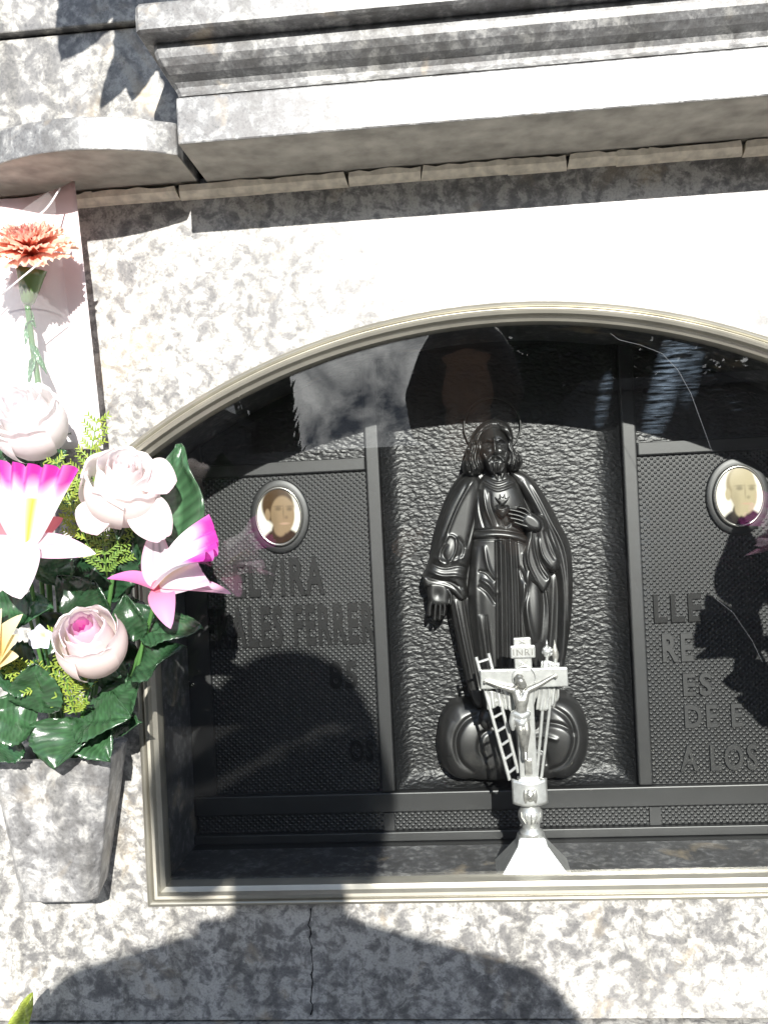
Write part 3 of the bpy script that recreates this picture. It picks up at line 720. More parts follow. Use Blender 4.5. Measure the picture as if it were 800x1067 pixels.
# head: turned a little to the right, long oval
b.ell(515, 467, 15.5, 24, 33, 21, -4, k=1.5, p=0.55)
hb = b.H.copy()
b.bump(514.5, 455, 8, 4, 1.6)                                # forehead
for ex in (508.0, 521.2):
    b.bump(ex, 463.6, 4.3, 3.0, -6.2); b.bump(ex, 464.4, 2.5, 1.5, 3.2); b.stroke([(ex-3.4, 464.3), (ex, 462.3), (ex+3.4, 464.2)], 0.55, 1.3); b.stroke([(ex-3.0, 466.2), (ex, 466.9), (ex+3.0, 466.0)], 0.6, -1.2)
b.stroke([(502.5, 461.8), (507, 458.6), (512, 460.6)], 1.2, 3.4); b.stroke([(516.8, 460.4), (521.5, 458.2), (526.5, 461.2)], 1.2, 3.4)
b.stroke([(514.0, 458.5), (514.5, 466), (515.2, 472.0)], 1.9, 8.0, taper=False); b.bump(515.3, 472.6, 2.5, 1.8, 3.6); b.bump(512.3, 473.4, 1.3, 1.1, 2.0); b.bump(518.2, 473.2, 1.3, 1.1, 2.0)
b.bump(508, 471, 3.4, 3.4, 2.2); b.bump(522.4, 470.6, 3.4, 3.4, 2.2)   # cheeks
# beard, forked at the chin, with drooping moustache
b.shape([(503.5, 472), (506.5, 477), (511, 475.5), (516, 474.8), (521, 475.2), (525.5, 476.4), (527.6, 471), (528, 480), (525.5, 488), (521.5, 494), (517.8, 492), (514.5, 495), (510, 491), (505.5, 484)], 46, 8, 6, k=1.2)
b.bump(516, 479.3, 4.6, 2.4, -2.6)
b.stroke([(507, 483), (510.2, 477.4), (515.4, 475.4)], 1.4, 3.2); b.stroke([(516.4, 475.4), (521.6, 477.0), (525, 482.6)], 1.4, 3.2)
b.stroke([(512.5, 479.0), (516.2, 478.5), (520, 478.8)], 0.7, -2.6); b.stroke([(513.2, 480.8), (516.4, 481.3), (519.6, 480.5)], 0.9, 2.4)
for k_ in range(8):
    x_ = 506.5 + k_*2.6; b.stroke([(x_, 482+.3*abs(k_-3.5)), (x_+.5*math.sin(k_), 487), (516+(x_-516)*.62, 493)], .62, 1.9 if k_ % 2 else -1.9)
b.blur(1)
# hanging right hand, palm forward
b.shape([(447, 606), (463, 607), (468, 614), (468, 624), (466, 632), (452, 632), (446, 626), (445, 614)], 30, 7, 6, k=0.5)
for p, rr in (([(449.5, 626), (447.5, 635), (447.3, 642)], 2.0), ([(454, 628), (453, 639), (452.6, 646.5)], 2.1), ([(458.5, 628), (458.2, 639), (457.6, 646)], 2.1), ([(462.8, 627), (463, 636), (462, 642)], 1.9), ([(466.5, 615), (470, 622), (469, 630)], 2.0)):
    pts = spline(p, 6, False); D, T = b._segd(pts, False)
    h = 29 + 7*np.sqrt(np.clip(1-(D/rr)**2, 0, 1)); h = np.where(D > rr, h*(1-(D-rr)/1.2), h); b.merge(np.where(D > rr+1.6, -9, h), 0.5)
b.bump(456, 620, 4, 5, -1.4)
# left hand laid across to the heart
b.shape([(547, 533), (557, 536), (564, 544), (563, 553), (554, 554), (545, 549), (541, 541)], 46, 10, 6, k=1)
for p, rr in (([(549, 537), (540, 533.2), (530.5, 531.2)], 1.9), ([(549, 541), (539, 537.2), (529, 535.2)], 2.0), ([(549, 545), (540, 541.6), (531, 539.6)], 2.0), ([(550, 549), (542, 546.4), (535, 544)], 1.8), ([(552, 536), (546, 530.5), (540, 529)], 1.9)):
    pts = spline(p, 6, False); D, T = b._segd(pts, False)
    h = 46 + 9*np.sqrt(np.clip(1-(D/rr)**2, 0, 1)); h = np.where(D > rr, h*(1-(D-rr)/1.1), h); b.merge(np.where(D > rr+1.4, -9, h), 0.3)
b.build('body', M['statue'], FIG, YR, YM)

# --- hair
c = Relief(476, 552, 430, 505, 0.45)
c.shape([(513, 436), (525, 438), (533, 445.5), (535.5, 455), (534.5, 463), (538, 470), (544, 475), (545, 482), (540, 489), (532, 490), (527.5, 484), (530.5, 475), (528, 466), (528.5, 458), (524, 452), (515, 448.5), (506, 451.5), (501.5, 458), (502, 467), (500, 474), (504, 481), (503.5, 489), (498, 494), (490, 496), (484, 491), (482.5, 482), (486, 474), (486, 467), (490.5, 459), (493, 450), (502, 440)], 31, 17, 8)
def lock(x0, y0, x1, y1, sway, ph, w, A):
    c.stroke([(x0+(x1-x0)*t_+sway*math.sin(ph+t_*7.5), y0+(y1-y0)*t_) for t_ in np.linspace(0, 1, 9)], w, A, taper=False)
for k in range(7):
    sg = 1 if k % 2 == 0 else -1
    lock(511-k*.9, 439+k*.8, 500-k*2.6, 462, 1.0, .5, .85, 2.6*sg); lock(500-k*2.4, 460, 503-k*3.0, 494-.6*k, 1.6, .6, .95, 3.4*sg)
    lock(517+k*.8, 439+k*.8, 529+k*.9, 462, .8, .3, .85, 2.6*sg); lock(529+k*.9, 460, 529+k*2.4, 488, 1.6, 3.6, .95, 3.4*sg)
for cx, cy in ((540, 480), (533, 485), (497, 489), (488, 484), (489, 473), (537, 471)):
    c.bump(cx, cy, 2.6, 2.6, 3.0); c.bump(cx, cy, 1.0, 1.0, -3.4)
c.stroke([(500, 448), (514, 444.5), (530, 448)], 1.2, -1.5)
c.blur(1)
c.build('hair', M['statue'], FIG, YR, YM)
# --- heart with flame
d = Relief(508, 540, 508, 545, 0.4)
d.shape([(522.5, 540), (517, 535), (514.6, 529.5), (517, 525.4), (520.5, 526), (522.8, 527.6), (525.4, 525.8), (529, 526), (530.6, 530), (528, 535.6)], 50, 8, 6)
d.shape([(522.5, 527), (518, 523), (515, 517.5), (519, 519.4), (520, 514), (522.8, 518), (525.6, 513.4), (526.4, 519), (530.4, 517), (527.6, 523)], 50, 3.5, 2.5)
d.stroke([(516, 529), (522, 531), (529, 528)], .7, 1.6); d.blur(1)
d.build('heart', M['statue'], FIG, YR, YM)
# --- halo: a thin ring behind the head
cc = at(513, 443, 0.160); rr = 0.0345
P = [[(cc.x+(rr+.0011*math.cos(2*math.pi*j/8))*math.cos(2*math.pi*i/72), .1690+.0011*math.sin(2*math.pi*j/8), cc.z+(rr+.0011*math.cos(2*math.pi*j/8))*math.sin(2*math.pi*i/72)) for j in range(8)] for i in range(72)]
MB().grid(P, closed_u=True, closed_v=True).build('halo', M['statue'], FIG, smooth=True)
# --- cloud under the feet
e = Relief(448, 624, 724, 828)
e.shape([(478, 734), (464, 744), (457, 762), (458, 786), (468, 806), (488, 817), (515, 820), (545, 820), (575, 818), (598, 808), (611, 788), (615, 764), (609, 744), (595, 732), (576, 730), (560, 742), (532, 746), (505, 740)], 16, 20, 26)
e.ell(487, 778, 29, 39, 22, 19, 8, k=4); e.ell(586, 774, 28, 42, 22, 20, -6, k=4)
e.ell(535, 786, 36, 30, 22, 15, 0, k=4)
for p, w, A in (([(500, 746), (484, 754), (475, 772), (479, 794), (494, 808)], 2.6, -5), ([(512, 762), (502, 768), (499, 783), (507, 796)], 2.2, -3.5), ([(470, 752), (464, 768), (468, 790)], 4, 2),
                ([(574, 738), (592, 750), (599, 772), (590, 796), (572, 806)], 2.6, -5.5), ([(556, 758), (572, 755), (588, 758), (600, 768)], 2.2, -4), ([(552, 772), (566, 768), (582, 772)], 2.4, 3), ([(556, 782), (568, 786), (570, 800)], 2.2, -3), ([(535, 760), (536, 790), (534, 815)], 2.4, -5)):
    e.stroke(p, w, A, taper=True)
e.blur(6)
e.build('cloud_base', M['statue'], FIG, YR, YM)

# ================================================================== CRUCIFIX
def remesh(mb, name, mat, parent, voxel, smooth_it=3):
    o = mb.build(name+'_tmp', mat, None)
    md = o.modifiers.new('r', 'REMESH'); md.mode = 'VOXEL'; md.voxel_size = voxel
    sm = o.modifiers.new('s', 'SMOOTH'); sm.iterations = smooth_it; sm.factor = 0.5
    bpy.context.view_layer.update()
    me = bpy.data.meshes.new_from_object(o.evaluated_get(bpy.context.evaluated_depsgraph_get()))
    me.name = name; me.materials.clear(); bpy.data.objects.remove(o)
    return link(name, me, mat, parent, smooth=True)
def capsule(mb, p0, r0, p1, r1, n=12):
    p0, p1 = Vector(p0), Vector(p1); d = (p1-p0)
    if d.length < 1e-6: return mb.ball(p0, r0)
    d.normalize(); pts, rad = [], []
    for k in range(5):
        a = math.pi/2*k/4; pts.append(p0 - d*(r0*math.cos(a))); rad.append(max(r0*math.sin(a), r0*.02))
    for k in range(5):
        a = math.pi/2*k/4; pts.append(p1 + d*(r1*math.sin(a))); rad.append(max(r1*math.cos(a), r1*.02))
    return mb.tube(pts, rad, n)
def chain(mb, pts):
    for (a, ra), (b, rb) in zip(pts, pts[1:]): capsule(mb, a, ra, b, rb)
CY = 0.052
def cp(px, py, dy=0.0):
    p = at(px, py, CY); return Vector((p.x, CY+dy, p.z))
c0 = cp(548, 760); CXX = c0.x
CR = empty('crucifix', (CXX, CY, 0.888), 'small white metal standing crucifix with a ladder and poles, before the relief figure', 'crucifix')
zt, zc, zb = cp(548, 664).z, cp(548, 706).z, cp(548, 815).z
def cbox(x0, x1, y0, y1, z0, z1): return MB().box(CXX+x0, CXX+x1, CY+y0, CY+y1, z0, z1)
w = .0095
cr = cbox(-w, w, -.004, .004, zb-.004, zt); cr.build('upright', M['silver'], CR, bevel=.0012)
cbox(-.0475, .0475, -.0047, .0033, zc-.0105, zc+.0105).build('cross_beam', M['silver'], CR, bevel=.0014)
SCROLL = cbox(-.0135, .0135, -.0068, -.0012, zt-.022, zt-.008).build('title_scroll', M['silver'], CR, bevel=.0015)
# letters scratched on the scroll
def small_text(s, x0, x1, z0, z1, y, mat, name):
    o = text(s, x0, x1, z0, z1, y, name, bold=0.0); o.parent = SCROLL; o.location = -world_loc(SCROLL); o.data.materials.clear(); o.data.materials.append(mat); return o
small_text('INRI', CXX-.0105, CXX+.0105, zt-.0185, zt-.0115, CY-.0052, M['silver_dark'], 'inscription')
mb = MB()
for dz, s_ in ((-.003, 1), (-.027, 1.4)):
    for sg in (-1, 1): mb.tube([(CXX-.003*s_*sg, CY-.0045, zt+dz+.002), (CXX, CY-.0048, zt+dz-.001), (CXX+.0035*s_*sg, CY-.0045, zt+dz-.0042)], .0006)
mb.build('engraving', M['silver_dark'], CR)
# ring behind the head and hanging cloth behind the shoulders
hc = Vector((CXX, CY-.006, zc+.001))
P = [[hc+Vector(((.0125+.0008*math.cos(2*math.pi*j/6))*math.cos(2*math.pi*i/40), .0008*math.sin(2*math.pi*j/6), (.0125+.0008*math.cos(2*math.pi*j/6))*math.sin(2*math.pi*i/40))) for j in range(6)] for i in range(40)]
MB().grid(P, closed_u=True, closed_v=True).build('nimbus', M['silver'], CR, smooth=True)
def drape(poly, y0, y1, name, folds, parent):
    q = [(p.x, p.z) for p in (cp(u, v) for u, v in poly)]
    xs = [a for a, _ in q]; zs = [b for _, b in q]; top = [q[k] for k in range(len(q)//2)]; low = q[len(q)//2:][::-1]
    rows = []
    n = 26
    def lerp(L, t):
        f = t*(len(L)-1); i = min(int(f), len(L)-2); k = f-i
        return L[i][0]*(1-k)+L[i+1][0]*k, L[i][1]*(1-k)+L[i+1][1]*k
    for i in range(n+1):
        t = i/n; a, b = lerp(top, t), lerp(low, t); col = []
        for j in range(15):
            s_ = j/14; x, z = a[0]*(1-s_)+b[0]*s_, a[1]*(1-s_)+b[1]*s_
            col.append((x, CY + y0 + (y1-y0)*0.5 + .0018*math.sin(t*folds*math.pi*2)*(0.3+s_), z))
        rows.append(col)
    return MB().grid(rows).build(name, M['silver'], parent, smooth=True, thick=.0018)
drape([(506, 720), (518, 722), (526, 722), (529, 741), (520, 737), (508, 741)], .003, .010, 'cloth', 3, CR)
drape([(562, 716), (572, 718), (579, 716), (577, 735), (568, 742), (559, 741)], .003, .010, 'cloth', 3, CR)
drape([(518, 708), (530, 716), (537, 722), (536, 744), (531, 741), (525, 728)], .001, .006, 'cloth', 1.5, CR)
drape([(562, 703), (555, 714), (550, 724), (547, 746), (553, 741), (560, 726)], .001, .006, 'cloth', 1.5, CR)
# sagging figure on the cross
def K(px, py, dy): return cp(px, py, dy)
s = MB()
capsule(s, K(541, 707, -.0155), .0050, K(543.5, 711, -.0150), .0044)            # head, fallen forward
capsule(s, K(540, 704, -.0125), .0048, K(538, 711, -.010), .003)               # hair
capsule(s, K(542, 714, -.011), .0030, K(542, 717, -.010), .0038)                 # neck
chain(s, [(K(537, 719, -.0095), .0046), (K(540, 727, -.0110), .0062), (K(541.5, 735, -.0115), .0055), (K(541, 742, -.0105), .0058)])
chain(s, [(K(547, 719, -.0095), .0046), (K(544, 727, -.0110), .0060), (K(542.5, 735, -.0115), .0053), (K(543.5, 742, -.0105), .0058)])
for pts in ([(535.5, 717.5, .0042), (524, 714.5, .0031), (522, 714, .0030), (510, 709.5, .0023), (507, 708.5, .0021)], [(548.5, 717.5, .0042), (560, 712, .0031), (562, 711, .0030), (573, 704.5, .0023), (576, 703, .0021)]):
    chain(s, [(K(u, v, -.0085), r_) for u, v, r_ in pts])
    u, v, _ = pts[-1]; sg = -1 if u < 540 else 1
    for q in range(4): capsule(s, K(u, v, -.0088), .0012, K(u+sg*(3.2-.3*abs(q-1.5)), v-1.6+q*1.25, -.0098), .0008)
    capsule(s, K(u, v, -.0088), .0012, K(u+sg*1.0, v-2.6, -.0092), .0009)
chain(s, [(K(539.5, 744, -.0105), .0055), (K(541, 757, -.0150), .0046), (K(541.5, 760, -.0155), .0041), (K(544.5, 775, -.0100), .0030), (K(545, 781, -.009), .0025), (K(545, 786, -.0125), .0024)])
chain(s, [(K(545, 744, -.0105), .0055), (K(547, 757, -.0145), .0046), (K(547.3, 760, -.0150), .0041), (K(546.3, 775, -.0120), .0030), (K(546.3, 781, -.0112), .0025), (K(546.3, 787, -.0150), .0024)])
CORPUS = remesh(s, 'corpus', M['silver_dark'], CR, .0007, 2)
s = MB()
chain(s, [(K(536, 741, -.0115), .0042), (K(542, 743.5, -.0135), .0052), (K(548, 741, -.0115), .0042)])
chain(s, [(K(537, 747, -.0115), .0040), (K(542, 750, -.0150), .0050), (K(547.5, 747, -.0115), .0040)])
chain(s, [(K(534, 741, -.011), .0034), (K(532.5, 750, -.011), .0036), (K(533.5, 757, -.010), .0024)])
remesh(s, 'loincloth', M['silver'], CORPUS, .0008, 2)
mb = MB().box(CXX-.004, CXX+.004, CY-.0070, CY-.0040, cp(546, 806).z, cp(546, 790).z); mb.build('foot_rest', M['silver_dark'], CR, bevel=.001)
# ladder
def rail(name, a, b, y0, y1, r_, par=None, more=None):
    mb = MB()
    for a_, b_ in [(a, b)] + (more or []):
        A, B = cp(*a_), cp(*b_); A.y = CY+y0; B.y = CY+y1; mb.tube([A, B], r_, 10)
    return mb.build(name, M['silver'], par or CR, smooth=False)
LADDER = rail('ladder', (496, 686), (531, 814), .0085, .004, .0021, None, [((509, 682), (540, 806))])
for k in range(9):
    t = .045 + k*.113
    la, lb = (496+35*t, 686+128*t), (509+31*t, 682+124*t)
    rail('rung', la, lb, .0085-.0045*t, .0085-.0045*t, .0016, LADDER)
# two poles, one with a sponge, one with a lance head
rail('pole', (570.5, 684), (559, 813), .0080, .003, .0018); rail('pole', (579.5, 688), (564, 813), .0095, .004, .0018)
mb = MB(); p = cp(570.5, 680); p.y = CY+.008; mb.ball(p, .0062)
for k in range(9): mb.ball(p+Vector((.0045*math.cos(k*2.4), -.003*abs(math.sin(k*1.7)), .0045*math.sin(k*2.4))), .0021, 8, 6)
mb.tube([p+Vector((0, 0, .004)), p+Vector((.0002, 0, .013))], [.0018, .0004]); mb.build('sponge', M['silver'], CR, smooth=True)
p = cp(579.5, 690); p.y = CY+.0095
MB().grid([[p+Vector((w_*math.cos(2*math.pi*j/8), w_*.45*math.sin(2*math.pi*j/8), z_)) for j in range(8)] for w_, z_ in ((.0022, -.002), (.0030, .001), (.0044, .007), (.0030, .012), (.0014, .018), (.0003, .023))], closed_v=True).build('lance_head', M['silver_dark'], CR, smooth=True)
drape([(564.5, 690), (569, 689), (575, 690), (574, 727), (567, 742), (560, 741)], .004, .010, 'cloth', 2, CR)
drape([(573, 692), (577, 691), (583.5, 692), (583, 727), (579, 738), (573, 740)], .006, .013, 'cloth', 2, CR)
# bracket with a veil face, knop and base
z1, z0 = cp(549, 812).z, cp(549, 837).z
mb = MB(); n = 14
rows = []
for i in range(n+1):
    t = i/n*2-1; x = CXX + .0185*t; y = CY - .0105 + .006*t*t
    rows.append([(x, y-.0012*math.cos(math.pi*j/7*1.0), z0+(z1-z0)*j/7 + .0022*t*t) for j in range(8)])
VEIL = mb.grid(rows).build('veil_plate', M['silver'], CR, smooth=True, thick=.003)
fc = Vector((CXX, CY-.0125, (z0+z1)/2-.001)); mb = MB()
mb.ball(fc, (.0048, .0026, .0072), 12, 8)
for sg in (-1, 1): mb.ball(fc+Vector((sg*.0052, .0004, -.001)), (.0026, .0018, .0082), 10, 6); mb.ball(fc+Vector((sg*.0019, -.0023, .0014)), .0008, 6, 4)
mb.ball(fc+Vector((0, -.0027, -.001)), (.0009, .0011, .0024), 6, 5)
remesh(mb, 'veil_face', M['silver_dark'], VEIL, .0006, 1)
mb = MB().box(CXX-.0125, CXX+.0125, CY-.008, CY+.009, z0+.002, z1+.002); mb.build('bracket', M['silver'], CR, bevel=.002)
def lathe(prof_, name, mat, n=28):
    return MB().grid([[(CXX+r_*math.cos(2*math.pi*j/n), CY+r_*math.sin(2*math.pi*j/n), z) for j in range(n)] for r_, z in prof_], closed_v=True).build(name, mat, CR, smooth=True)
zk1, zk0 = z0+.002, cp(550, 868).z
hh = zk1-zk0
KNOP = lathe([(.006, zk1), (.0078, zk1-.10*hh), (.0128, zk1-.28*hh), (.0136, zk1-.42*hh), (.0124, zk1-.58*hh), (.0098, zk1-.70*hh), (.0096, zk1-.86*hh), (.0128, zk1-.92*hh), (.0130, zk0-.001), (.004, zk0-.002)], 'knop', M['silver'])
mb = MB()
for k in range(-2, 3):
    a = k*.42; mb.tube([(CXX+.0137*math.sin(a*.6), CY-.0137*math.cos(a*.6), zk1-.58*hh), (CXX+.0142*math.sin(a), CY-.0142*math.cos(a), zk1-.40*hh), (CXX+.0128*math.sin(a*1.15), CY-.0132*math.cos(a*1.15), zk1-.26*hh)], .0008)
mb.build('knop_leaf', M['silver_dark'], KNOP)
lv = [(.0128, zk0-.001), (.0150, zk0-.003), (.0152, zk0-.005), (.0165, zk0-.010), (.0455, 0.8925), (.0460, 0.8885)]
rows = [[(CXX+sx*hw_, CY+sy*hw_*.8, z) for sx, sy in ((-1, -1), (1, -1), (1, 1), (-1, 1))] for hw_, z in lv]
mb = MB().grid(rows, closed_v=True); mb.add(rows[0], [(3, 2, 1, 0)]); mb.add(rows[-1], [(0, 1, 2, 3)])
mb.build('base', M['silver'], CR, bevel=.0012)

# ================================================================== FLOWERS
MIRROR = []
def thing(name, p, label, cat, group=None):
    t = empty(name, p, label, cat, group); MIRROR.append(t); return t
def lerp3(a, b, t): return tuple(a[i]*(1-t)+b[i]*t for i in range(3))
def sheet(base, d, nrm, L, W, shape, curl, cup, col, nu=14, nv=9, ruffle=0.0, rfreq=3, twist=0.0, seed=0):
    """a curved sheet from base along d; returns points and colours"""
    d = Vector(d).normalized(); nrm = Vector(nrm); nrm = (nrm - d*nrm.dot(d)).normalized(); side = d.cross(nrm)
    P, Cc = [], []
    for i in range(nu+1):
        t = i/nu; row, crow = [], []
        hw = W*0.5*shape(t)
        for j in range(nv+1):
            s = j/nv*2-1
            r = ruffle*.65*(t**2.2)*math.cos(rfreq*math.pi*s + 2*seed)
            n2 = nrm*math.cos(twist*t) + side*math.sin(twist*t); s2 = side*math.cos(twist*t) - nrm*math.sin(twist*t)
            edge = ruffle*1.1*(t**4)*(abs(math.cos(rfreq*math.pi*s*.5+seed))**.6-.6)
            row.append(Vector(base) + d*(L*t + edge) + s2*(s*hw) + n2*(curl(t) + cup*hw*s*s + r))
            crow.append((*col(t, s), 1))
        P.append(row); Cc.append(crow)
    return P, Cc
def leaf(parent, base, tip, nrm, width, green=(0.024, 0.058, 0.026), fold=0.35, droop=0.08, serr=0.0, name='leaf', seed=0):
    base, tip = Vector(base), Vector(tip); L = (tip-base).length
    rnd = random.Random(seed*31+5)
    jit = rnd.uniform(.85, 1.2); g = tuple(k*jit for k in green)
    def shp(t): return (math.sin(math.pi*min(1, t**0.8))**0.75)*(1-0.25*t)*1.12 + 0.02
    P, Cc = [], []
    d = (tip-base).normalized(); n = Vector(nrm); n = (n-d*n.dot(d)).normalized(); sd = d.cross(n)
    nu, nv = 26, 10
    for i in range(nu+1):
        t = i/nu; row, cw = [], []
        for j in range(nv+1):
            s = j/nv*2-1
            hw = width*.5*shp(t)*(1 + serr*(0.5-abs(((t*9) % 1)-.5))*abs(s)**3*2)
            vein = 0.0011*math.sin((t*9 - abs(s)*1.6)*2*math.pi)*min(1, abs(s)*3)*(1-t)
            h = fold*hw*abs(s) + vein - droop*L*(t*t)*(1+.6*math.sin(seed*2.3)) + .006*L/.05*mnoise.noise(Vector((t*3.1+seed*3, s*1.6, seed)))+ 0.02*L*math.sin(t*5+seed)*s
            row.append(base + d*(L*t) + sd*(s*hw) + n*h)
            v = (1.35 if abs(s) < .12 else 1.0)*(1+.30*math.sin((t*9-abs(s)*1.6)*2*math.pi))*(1+.25*mnoise.noise(Vector((t*4+seed, s*3, seed*1.7))))
            cw.append((g[0]*v, g[1]*v, g[2]*v, 1))
        P.append(row); Cc.append(cw)
    return MB().grid(P, Cc).build(name, M['leaf'], parent, smooth=True, thick=.0006)
def stem(parent, pts, r=.0022, col=(0.06, 0.15, 0.04), name='stem'):
    P = spline([tuple(p) for p in pts], 6, False) if len(pts) > 2 else pts
    return MB().tube([Vector(p) for p in P], r, 7, (*col, 1)).build(name, M['leaf'], parent, smooth=True)

VASE_IN = Vector((-0.408, -0.042, 1.03))
def vx(k, dx=0, dy=0): return VASE_IN + Vector((dx, dy, k))

# ---- marble vase
def vase(x0t, x1t, x0b, x1b, zt, zb, yt, yb):
    t = thing('marble_vase', ((x0t+x1t)/2, -0.04, zb), 'tapered grey marble wall vase under the bouquet, left of the arched window', 'vase')
    ch = .013
    def ring(x0, x1, y, z, k=0.0):
        x0, x1, y = x0+k, x1-k, y+k
        c_ = max(ch*.7-k*.4, .004)
        return [(x0, -0.0005 if not k else -.008, z), (x0, y+c_, z), (x0+c_, y, z), (x1-c_, y, z), (x1, y+c_, z), (x1, -0.0005 if not k else -.008, z)]
    bi = .011   # narrower against the wall
    def ring(x0, x1, y, z, k=0.0, _r=ring):
        q = _r(x0, x1, y, z, k); q[0] = (q[0][0]+bi*.4, *q[0][1:]); q[-1] = (q[-1][0]-bi, *q[-1][1:]); return q
    rows = [ring(x0b, x1b, yb, zb), ring(x0t, x1t, yt, zt), ring(x0t, x1t, yt, zt+.0, .010), ring(x0t+.004, x1t-.004, yt+.004, zt-.05, .012)]
    mb = MB().grid(rows, closed_v=True); mb.add(rows[0], [tuple(range(6))]); mb.add(rows[-1], [tuple(range(5, -1, -1))])
    mb.build('body', M['marble_vase'], t, bevel=.002, seg=2)
    return t
vase(-.474, -.349, -.460, -.379, 1.071, .922, -.085, -.065)

# ---- roses
def rose(name, c, axis, rad, H, label, cols, stem_pts, open_=0.5, calyx=True, seed=1):
    """cols: outer, edge, heart"""
    t = thing(name, c, label, 'flower')
    a = Vector(axis).normalized(); u = a.orthogonal().normalized(); v = a.cross(u); c = Vector(c)
    rnd = random.Random(seed); outer, edge, heart = cols
    layers = [(0.10, 2, .86), (0.20, 3, .92), (0.33, 3, .96), (0.50, 4, 1.0), (0.72, 4, .98), (1.0, 5, .90)]
    k0 = 0
    for li, (rr, n, hh) in enumerate(layers):
        for q in range(n):
            ph = 2*math.pi*(q/n) + li*0.9 + rnd.uniform(-.15, .15); span = 2*math.pi/n*1.45
            P, Cc = [], []
            op = open_*(rr**1.5); jr = rnd.uniform(.95, 1.05); jh = rnd.uniform(.96, 1.04)
            for i in range(13):
                tt = i/12; row, cw = [], []
                for j in range(13):
                    s = j/12*2-1; ang = ph + s*span/2
                    top = hh*jh*(1-0.16*abs(s)**2.6 + .02*math.sin(9*s+li))
                    z = H*top*tt
                    belly = math.sin(math.pi*min(1, (0.16+tt*0.80)))**0.55
                    r = rad*rr*jr*(0.30 + 0.70*belly)*(1+0.03*s) if rr > .3 else rad*rr*(0.6+0.4*tt)
                    r += rad*op*0.75*max(0, tt-.68)**1.4*3.0
                    z -= H*op*0.75*max(0, tt-.80)**1.5*3.2
                    r *= 1+0.035*s + .02*math.sin(7*s+li*2+q)*tt**3; z += H*.018*math.sin(13*s+q*3+li)*tt**4
                    row.append(c + a*(z - H*.5) + (u*math.cos(ang)+v*math.sin(ang))*r)
                    cc = lerp3(outer, edge, min(1, tt**3)); cc = tuple(k_*(1-.035*max(0, math.sin(46*s+5*math.sin(9*s)))*(1-.4*tt)) for k_ in cc); cc = lerp3(heart, cc, min(1, max(0, (rr-.12)/.5))); 
                    cw.append((*cc, 1))
                P.append(row); Cc.append(cw)
            MB().grid(P, Cc).build('petal', M['petal'], t, smooth=True)
    if calyx:
        for q in range(5):
            ang = 2*math.pi*q/5+.4; o = u*math.cos(ang)+v*math.sin(ang)
            leaf(t, c - a*H*.52 + o*.003, c - a*H*(.42) + o*rad*.85 - a*.012, a, rad*.42, fold=.2, droop=.25, name='sepal', seed=q)
    stem(t, [tuple(c - a*H*.48)] + stem_pts, .0024)
    return t
WP = ((.80, .66, .66), (.82, .74, .76), (.68, .12, .42))
rose('rose', at(93, 667, -.135), (0.05, -.78, .72), .0310, .060, 'small pale pink rose bud with a magenta heart, lowest in the bouquet', ((.86, .76, .72), (.87, .80, .83), (.68, .08, .42)), [tuple(at(88, 735, -.09)), tuple(vx(.0))], .85, seed=3)
rose('rose', at(128, 503, -.115), (.35, -.62, .72), .0350, .066, 'large open white rose with a blush edge, beside the corner of the arched window', ((.88, .82, .79), (.89, .85, .86), (.87, .77, .77)), [tuple(at(118, 600, -.08)), tuple(vx(.0, .01))], 1.05, seed=5)
for k, (u, v, u2, v2, y0, y1, w_) in enumerate(((146, 520, 168, 556, -.112, -.118, .040), (108, 524, 96, 552, -.112, -.124, .036), (150, 490, 176, 506, -.108, -.116, .036))):
    P, Cc = sheet(at(u, v, y0), at(u2, v2, y1)-at(u, v, y0), (.1, -1, .3), (at(u2, v2, y1)-at(u, v, y0)).length*1.15, w_, lambda x: (math.sin(math.pi*min(1, .12+.80*x))**.6), lambda x: .006*math.sin(math.pi*x), .22, lambda t, s: lerp3((.86, .78, .78), (.84, .62, .70), t**2), 14, 12, .0012, 3, 0, k)
    MB().grid(P, Cc).build('petal', M['petal'], MIRROR[-1], smooth=True)
rose('rose', at(28, 436, -.100), (-.05, -.80, .66), .0350, .066, 'white rose high in the bouquet, in front of the pink plastic sleeve', ((.88, .84, .83), (.89, .86, .86), (.86, .76, .78)), [tuple(at(40, 560, -.07)), tuple(vx(.0, -.01))], 1.0, seed=8)

# ---- orchids
MAG = (.60, .045, .40); WH = (.82, .76, .80); PK = (.80, .42, .56)
def pet(t, base, tip, nrm, W, col, curl=0.0, cup=.25, shape=None, name='petal', ruffle=0.0, rf=3, seed=0, nu=16, nv=12, twist=0):
    base, tip = Vector(base), Vector(tip); L = (tip-base).length
    shape = shape or (lambda x: (math.sin(math.pi*min(1, .06+.94*x**.8))**.7)*(1-.15*x)+.03)
    P, Cc = sheet(base, tip-base, nrm, L, W, shape, lambda x: curl*L*math.sin(math.pi*x), cup, col, nu, nv, ruffle, rf, twist, seed)
    return MB().grid(P, Cc).build(name, M['petal'], t, smooth=True)
def striped(a, b, edge):
    def f(t, s):
        c = lerp3(a, b, t)
        c = lerp3(c, edge, max(0, abs(s)-.7)/.3*.7)
        if abs(s) < .62 and .15 < t < .9 and abs(math.sin(s*13+t*.8)) > .93: c = tuple(k*.62 for k in c)
        return c
    return f
def lipcol(y0, w=.18):
    def f(t, s):
        c = lerp3(WH, MAG, min(1, max(0, (t + .05*math.sin(s*16) - .66)/.20)))
        if t > .8: c = lerp3(c, (.75, .30, .62), max(0, math.sin(s*17))*.45)
        if t < .62 and abs(s-y0) < w: c = lerp3(c, (.80, .62, .08), max(0, 1-abs(s-y0)/w)**.6)
        return c
    return f
fan = lambda x: .16+.84*x**.75
